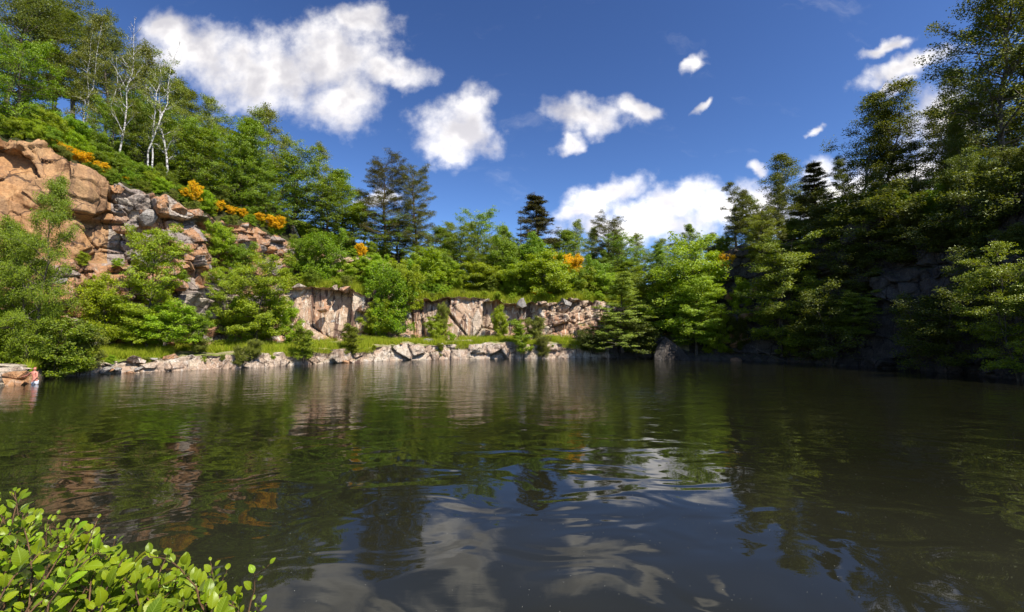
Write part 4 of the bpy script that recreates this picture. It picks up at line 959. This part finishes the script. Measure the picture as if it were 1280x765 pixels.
# ------------------------------------------------------------------ leafy bush beside the camera
def uv_(me, co):
    co = np.asarray(co, np.float32); vi = np.empty(len(me.loops), np.int32); me.loops.foreach_get('vertex_index', vi)
    me.uv_layers.new(name='UVMap').data.foreach_set('uv', co[vi].ravel())
def alder_leaf(name, seed):
    rg = random.Random(seed); nl, nw = 12, 4; V, F = [], []
    for i in range(nl + 1):
        t_ = i / nl; wd = .33 * (math.sin(math.pi * min(t_ ** .82 * .97 + .03, 1)) ** .75) + .012
        for j in range(-nw, nw + 1):
            s = j / nw; tooth = 1 + (.06 if i % 2 else -.05) * (abs(j) == nw)
            vein = math.sin((t_ - .35 * abs(s)) * 6.5 * 2 * math.pi) * .012 * abs(s)
            V.append((s * wd * tooth, t_ + .06 * abs(s), .16 * abs(s) * wd - .30 * (t_ - .4) ** 2 + vein - (.015 if j == 0 else 0) + rg.uniform(-.006, .006)))
    k = 2 * nw + 1
    for i in range(nl):
        for j in range(k - 1): F.append((i * k + j, i * k + j + 1, (i + 1) * k + j + 1, (i + 1) * k + j))
    me = mesh_np(name, V, F, M['alder'], True); uv_(me, [(v[0] + .5, v[1]) for v in V]); return me
LEAF = [alder_leaf('leaf', s) for s in range(4)]
def shoot(acc, leaves, rg, base, tip, n, size):
    base, tip = np.array(base), np.array(tip); q = np.linspace(0, 1, 9)[:, None]
    side = np.array([rg.uniform(-.12, .12), rg.uniform(-.12, .12), .10])
    pts = base * (1 - q) + tip * q + side * q * (1 - q) * 4 * .5
    pts = pts + np.cumsum(np.array([[rg.gauss(0, .012) for _ in range(3)] for _ in range(9)]), 0) * (q > 0); tube(acc, pts, .0042 * (1 - .75 * q[:, 0]) + .001, 5)
    d = norm(tip - base)
    for i in range(n):
        t_ = .30 + .72 * (i + .5) / n; t_ = min(t_, 1.0); p = np.array([np.interp(t_, q[:, 0], pts[:, k]) for k in range(3)])
        a = i * 2.4 + rg.uniform(-.4, .4); o = norm(np.cross(d, [math.cos(a), math.sin(a), .3]))
        ydir = norm(o * 1.0 + d * (.35 + .9 * t_) + np.array([0, 0, rg.uniform(-.15, .35)]))
        nrm = np.array([rg.uniform(-.45, .45) + .12, rg.uniform(-.55, .3) - .15, 1.0]); xdir = norm(np.cross(ydir, nrm)); zdir = np.cross(xdir, ydir)
        s = size * rg.uniform(.42, 1.25) * (1 - .45 * max(t_ - .75, 0) / .25)
        pet = p + ydir * .018; tube(acc, [p, pet], [.0012, .0009], 3); leaves.append((pet, xdir, ydir, zdir, s))
        
def leafy_plant(name, shoots, size, label, cat, seed, per=15, limit=300):
    rg = random.Random(seed); acc = new_acc(); leaves = []
    for (b, t_) in shoots: shoot(acc, leaves, rg, b, t_, per, size)
    o0 = np.array(shoots[0][0]); root = bpy.data.objects.new(name, None); COL.objects.link(root); root.location = tuple(o0); root['label'] = label; root['category'] = cat
    link('stems', mesh_np('stems', np.concatenate(acc['v']) - o0, np.concatenate(acc['f']), M['twig'], True), root)
    leaves = [l for l in leaves if (CAM_H - l[0][2]) / l[0][1] < .70]; leaves.sort(key=lambda l: (CAM_H - l[0][2]) / l[0][1] > .60)
    rest = []
    for i, (p, xd, yd, zd, s) in enumerate(leaves):
        m = Matrix(((xd[0] * s, yd[0] * s, zd[0] * s, p[0] - o0[0]), (xd[1] * s, yd[1] * s, zd[1] * s, p[1] - o0[1]), (xd[2] * s, yd[2] * s, zd[2] * s, p[2] - o0[2]), (0, 0, 0, 1)))
        if i < limit:
            l = link('leaf', LEAF[i % 4], root); l.matrix_local = m
        else: rest.append((LEAF[i % 4], np.array(m)))
    if rest:
        V, F, n, UVs = [], [], 0, []
        for me, m in rest:
            co = np.empty(len(me.vertices) * 3, np.float32); me.vertices.foreach_get('co', co); co = co.reshape(-1, 3); UVs.append(co[:, :2] + np.array([.5, 0])); co = co @ m[:3, :3].T + m[:3, 3]
            fi = np.empty(len(me.loops), np.int32); me.loops.foreach_get('vertex_index', fi); V.append(co); F.append(fi.reshape(-1, 4) + n); n += len(co)
        me = mesh_np('leaves', np.concatenate(V), np.concatenate(F), M['alder'], True); uv_(me, np.concatenate(UVs)); link('leaves', me, root, kind='stuff')
    return root
rg = random.Random(12); SH = []
outline = [(0, 618), (18, 606), (40, 640), (62, 640), (80, 652), (96, 648), (115, 662), (140, 672), (152, 668), (168, 690), (188, 712), (205, 700), (222, 706), (250, 696), (262, 708), (272, 735), (240, 715)]
for k in range(84):
    x, y = rg.choice(outline); dpt = rg.uniform(0, 1)
    x += rg.uniform(-12, 10); y += rg.uniform(-6, 22) + dpt * rg.uniform(0, 70); D = 2.55 - .35 * dpt + rg.uniform(-.12, .2)
    tip = at(x, y, D); base = at(x - rg.uniform(-60, 150), 860 + rg.uniform(-60, 40), D - rg.uniform(-.15, .35))
    SH.append((base, tip))
for (x, y) in outline:
    D = 2.5 + rg.uniform(-.1, .15); SH.append((at(x - rg.uniform(0, 50), 900, D - .2), at(x, y + 4, D)))
SH[0] = (at(60, 930, 2.45), at(60, 655, 2.5))
leafy_plant('leafy_bush', SH, .065, 'bright green broad-leaved bush in the near lower left corner', 'bush', 4, 17, 300)
leafy_plant('young_shoot', [(at(300, 815, 2.3), at(318, 722, 2.3)), (at(300, 815, 2.3), at(308, 752, 2.28))], .045, 'single thin leafy shoot right of the near bush', 'plant', 8, 6)
# grass panicle in the bush
acc = new_acc(); a, b = at(120, 800, 2.35), at(188, 686, 2.35); q = np.linspace(0, 1, 14)[:, None]
tube(acc, a * (1 - q) + b * q + np.array([0, 0, .08]) * q * (1 - q) * 4, .0022 + .0045 * np.clip((q[:, 0] - .6) * 6, 0, 1) * np.clip((1 - q[:, 0]) * 5, 0, 1) + .0006, 5)
link('grass_stalk', mesh_np('grass_stalk', np.concatenate(acc['v']), np.concatenate(acc['f']), M['grass'], True), label='single flowering grass stalk leaning out of the near bush', cat='grass')
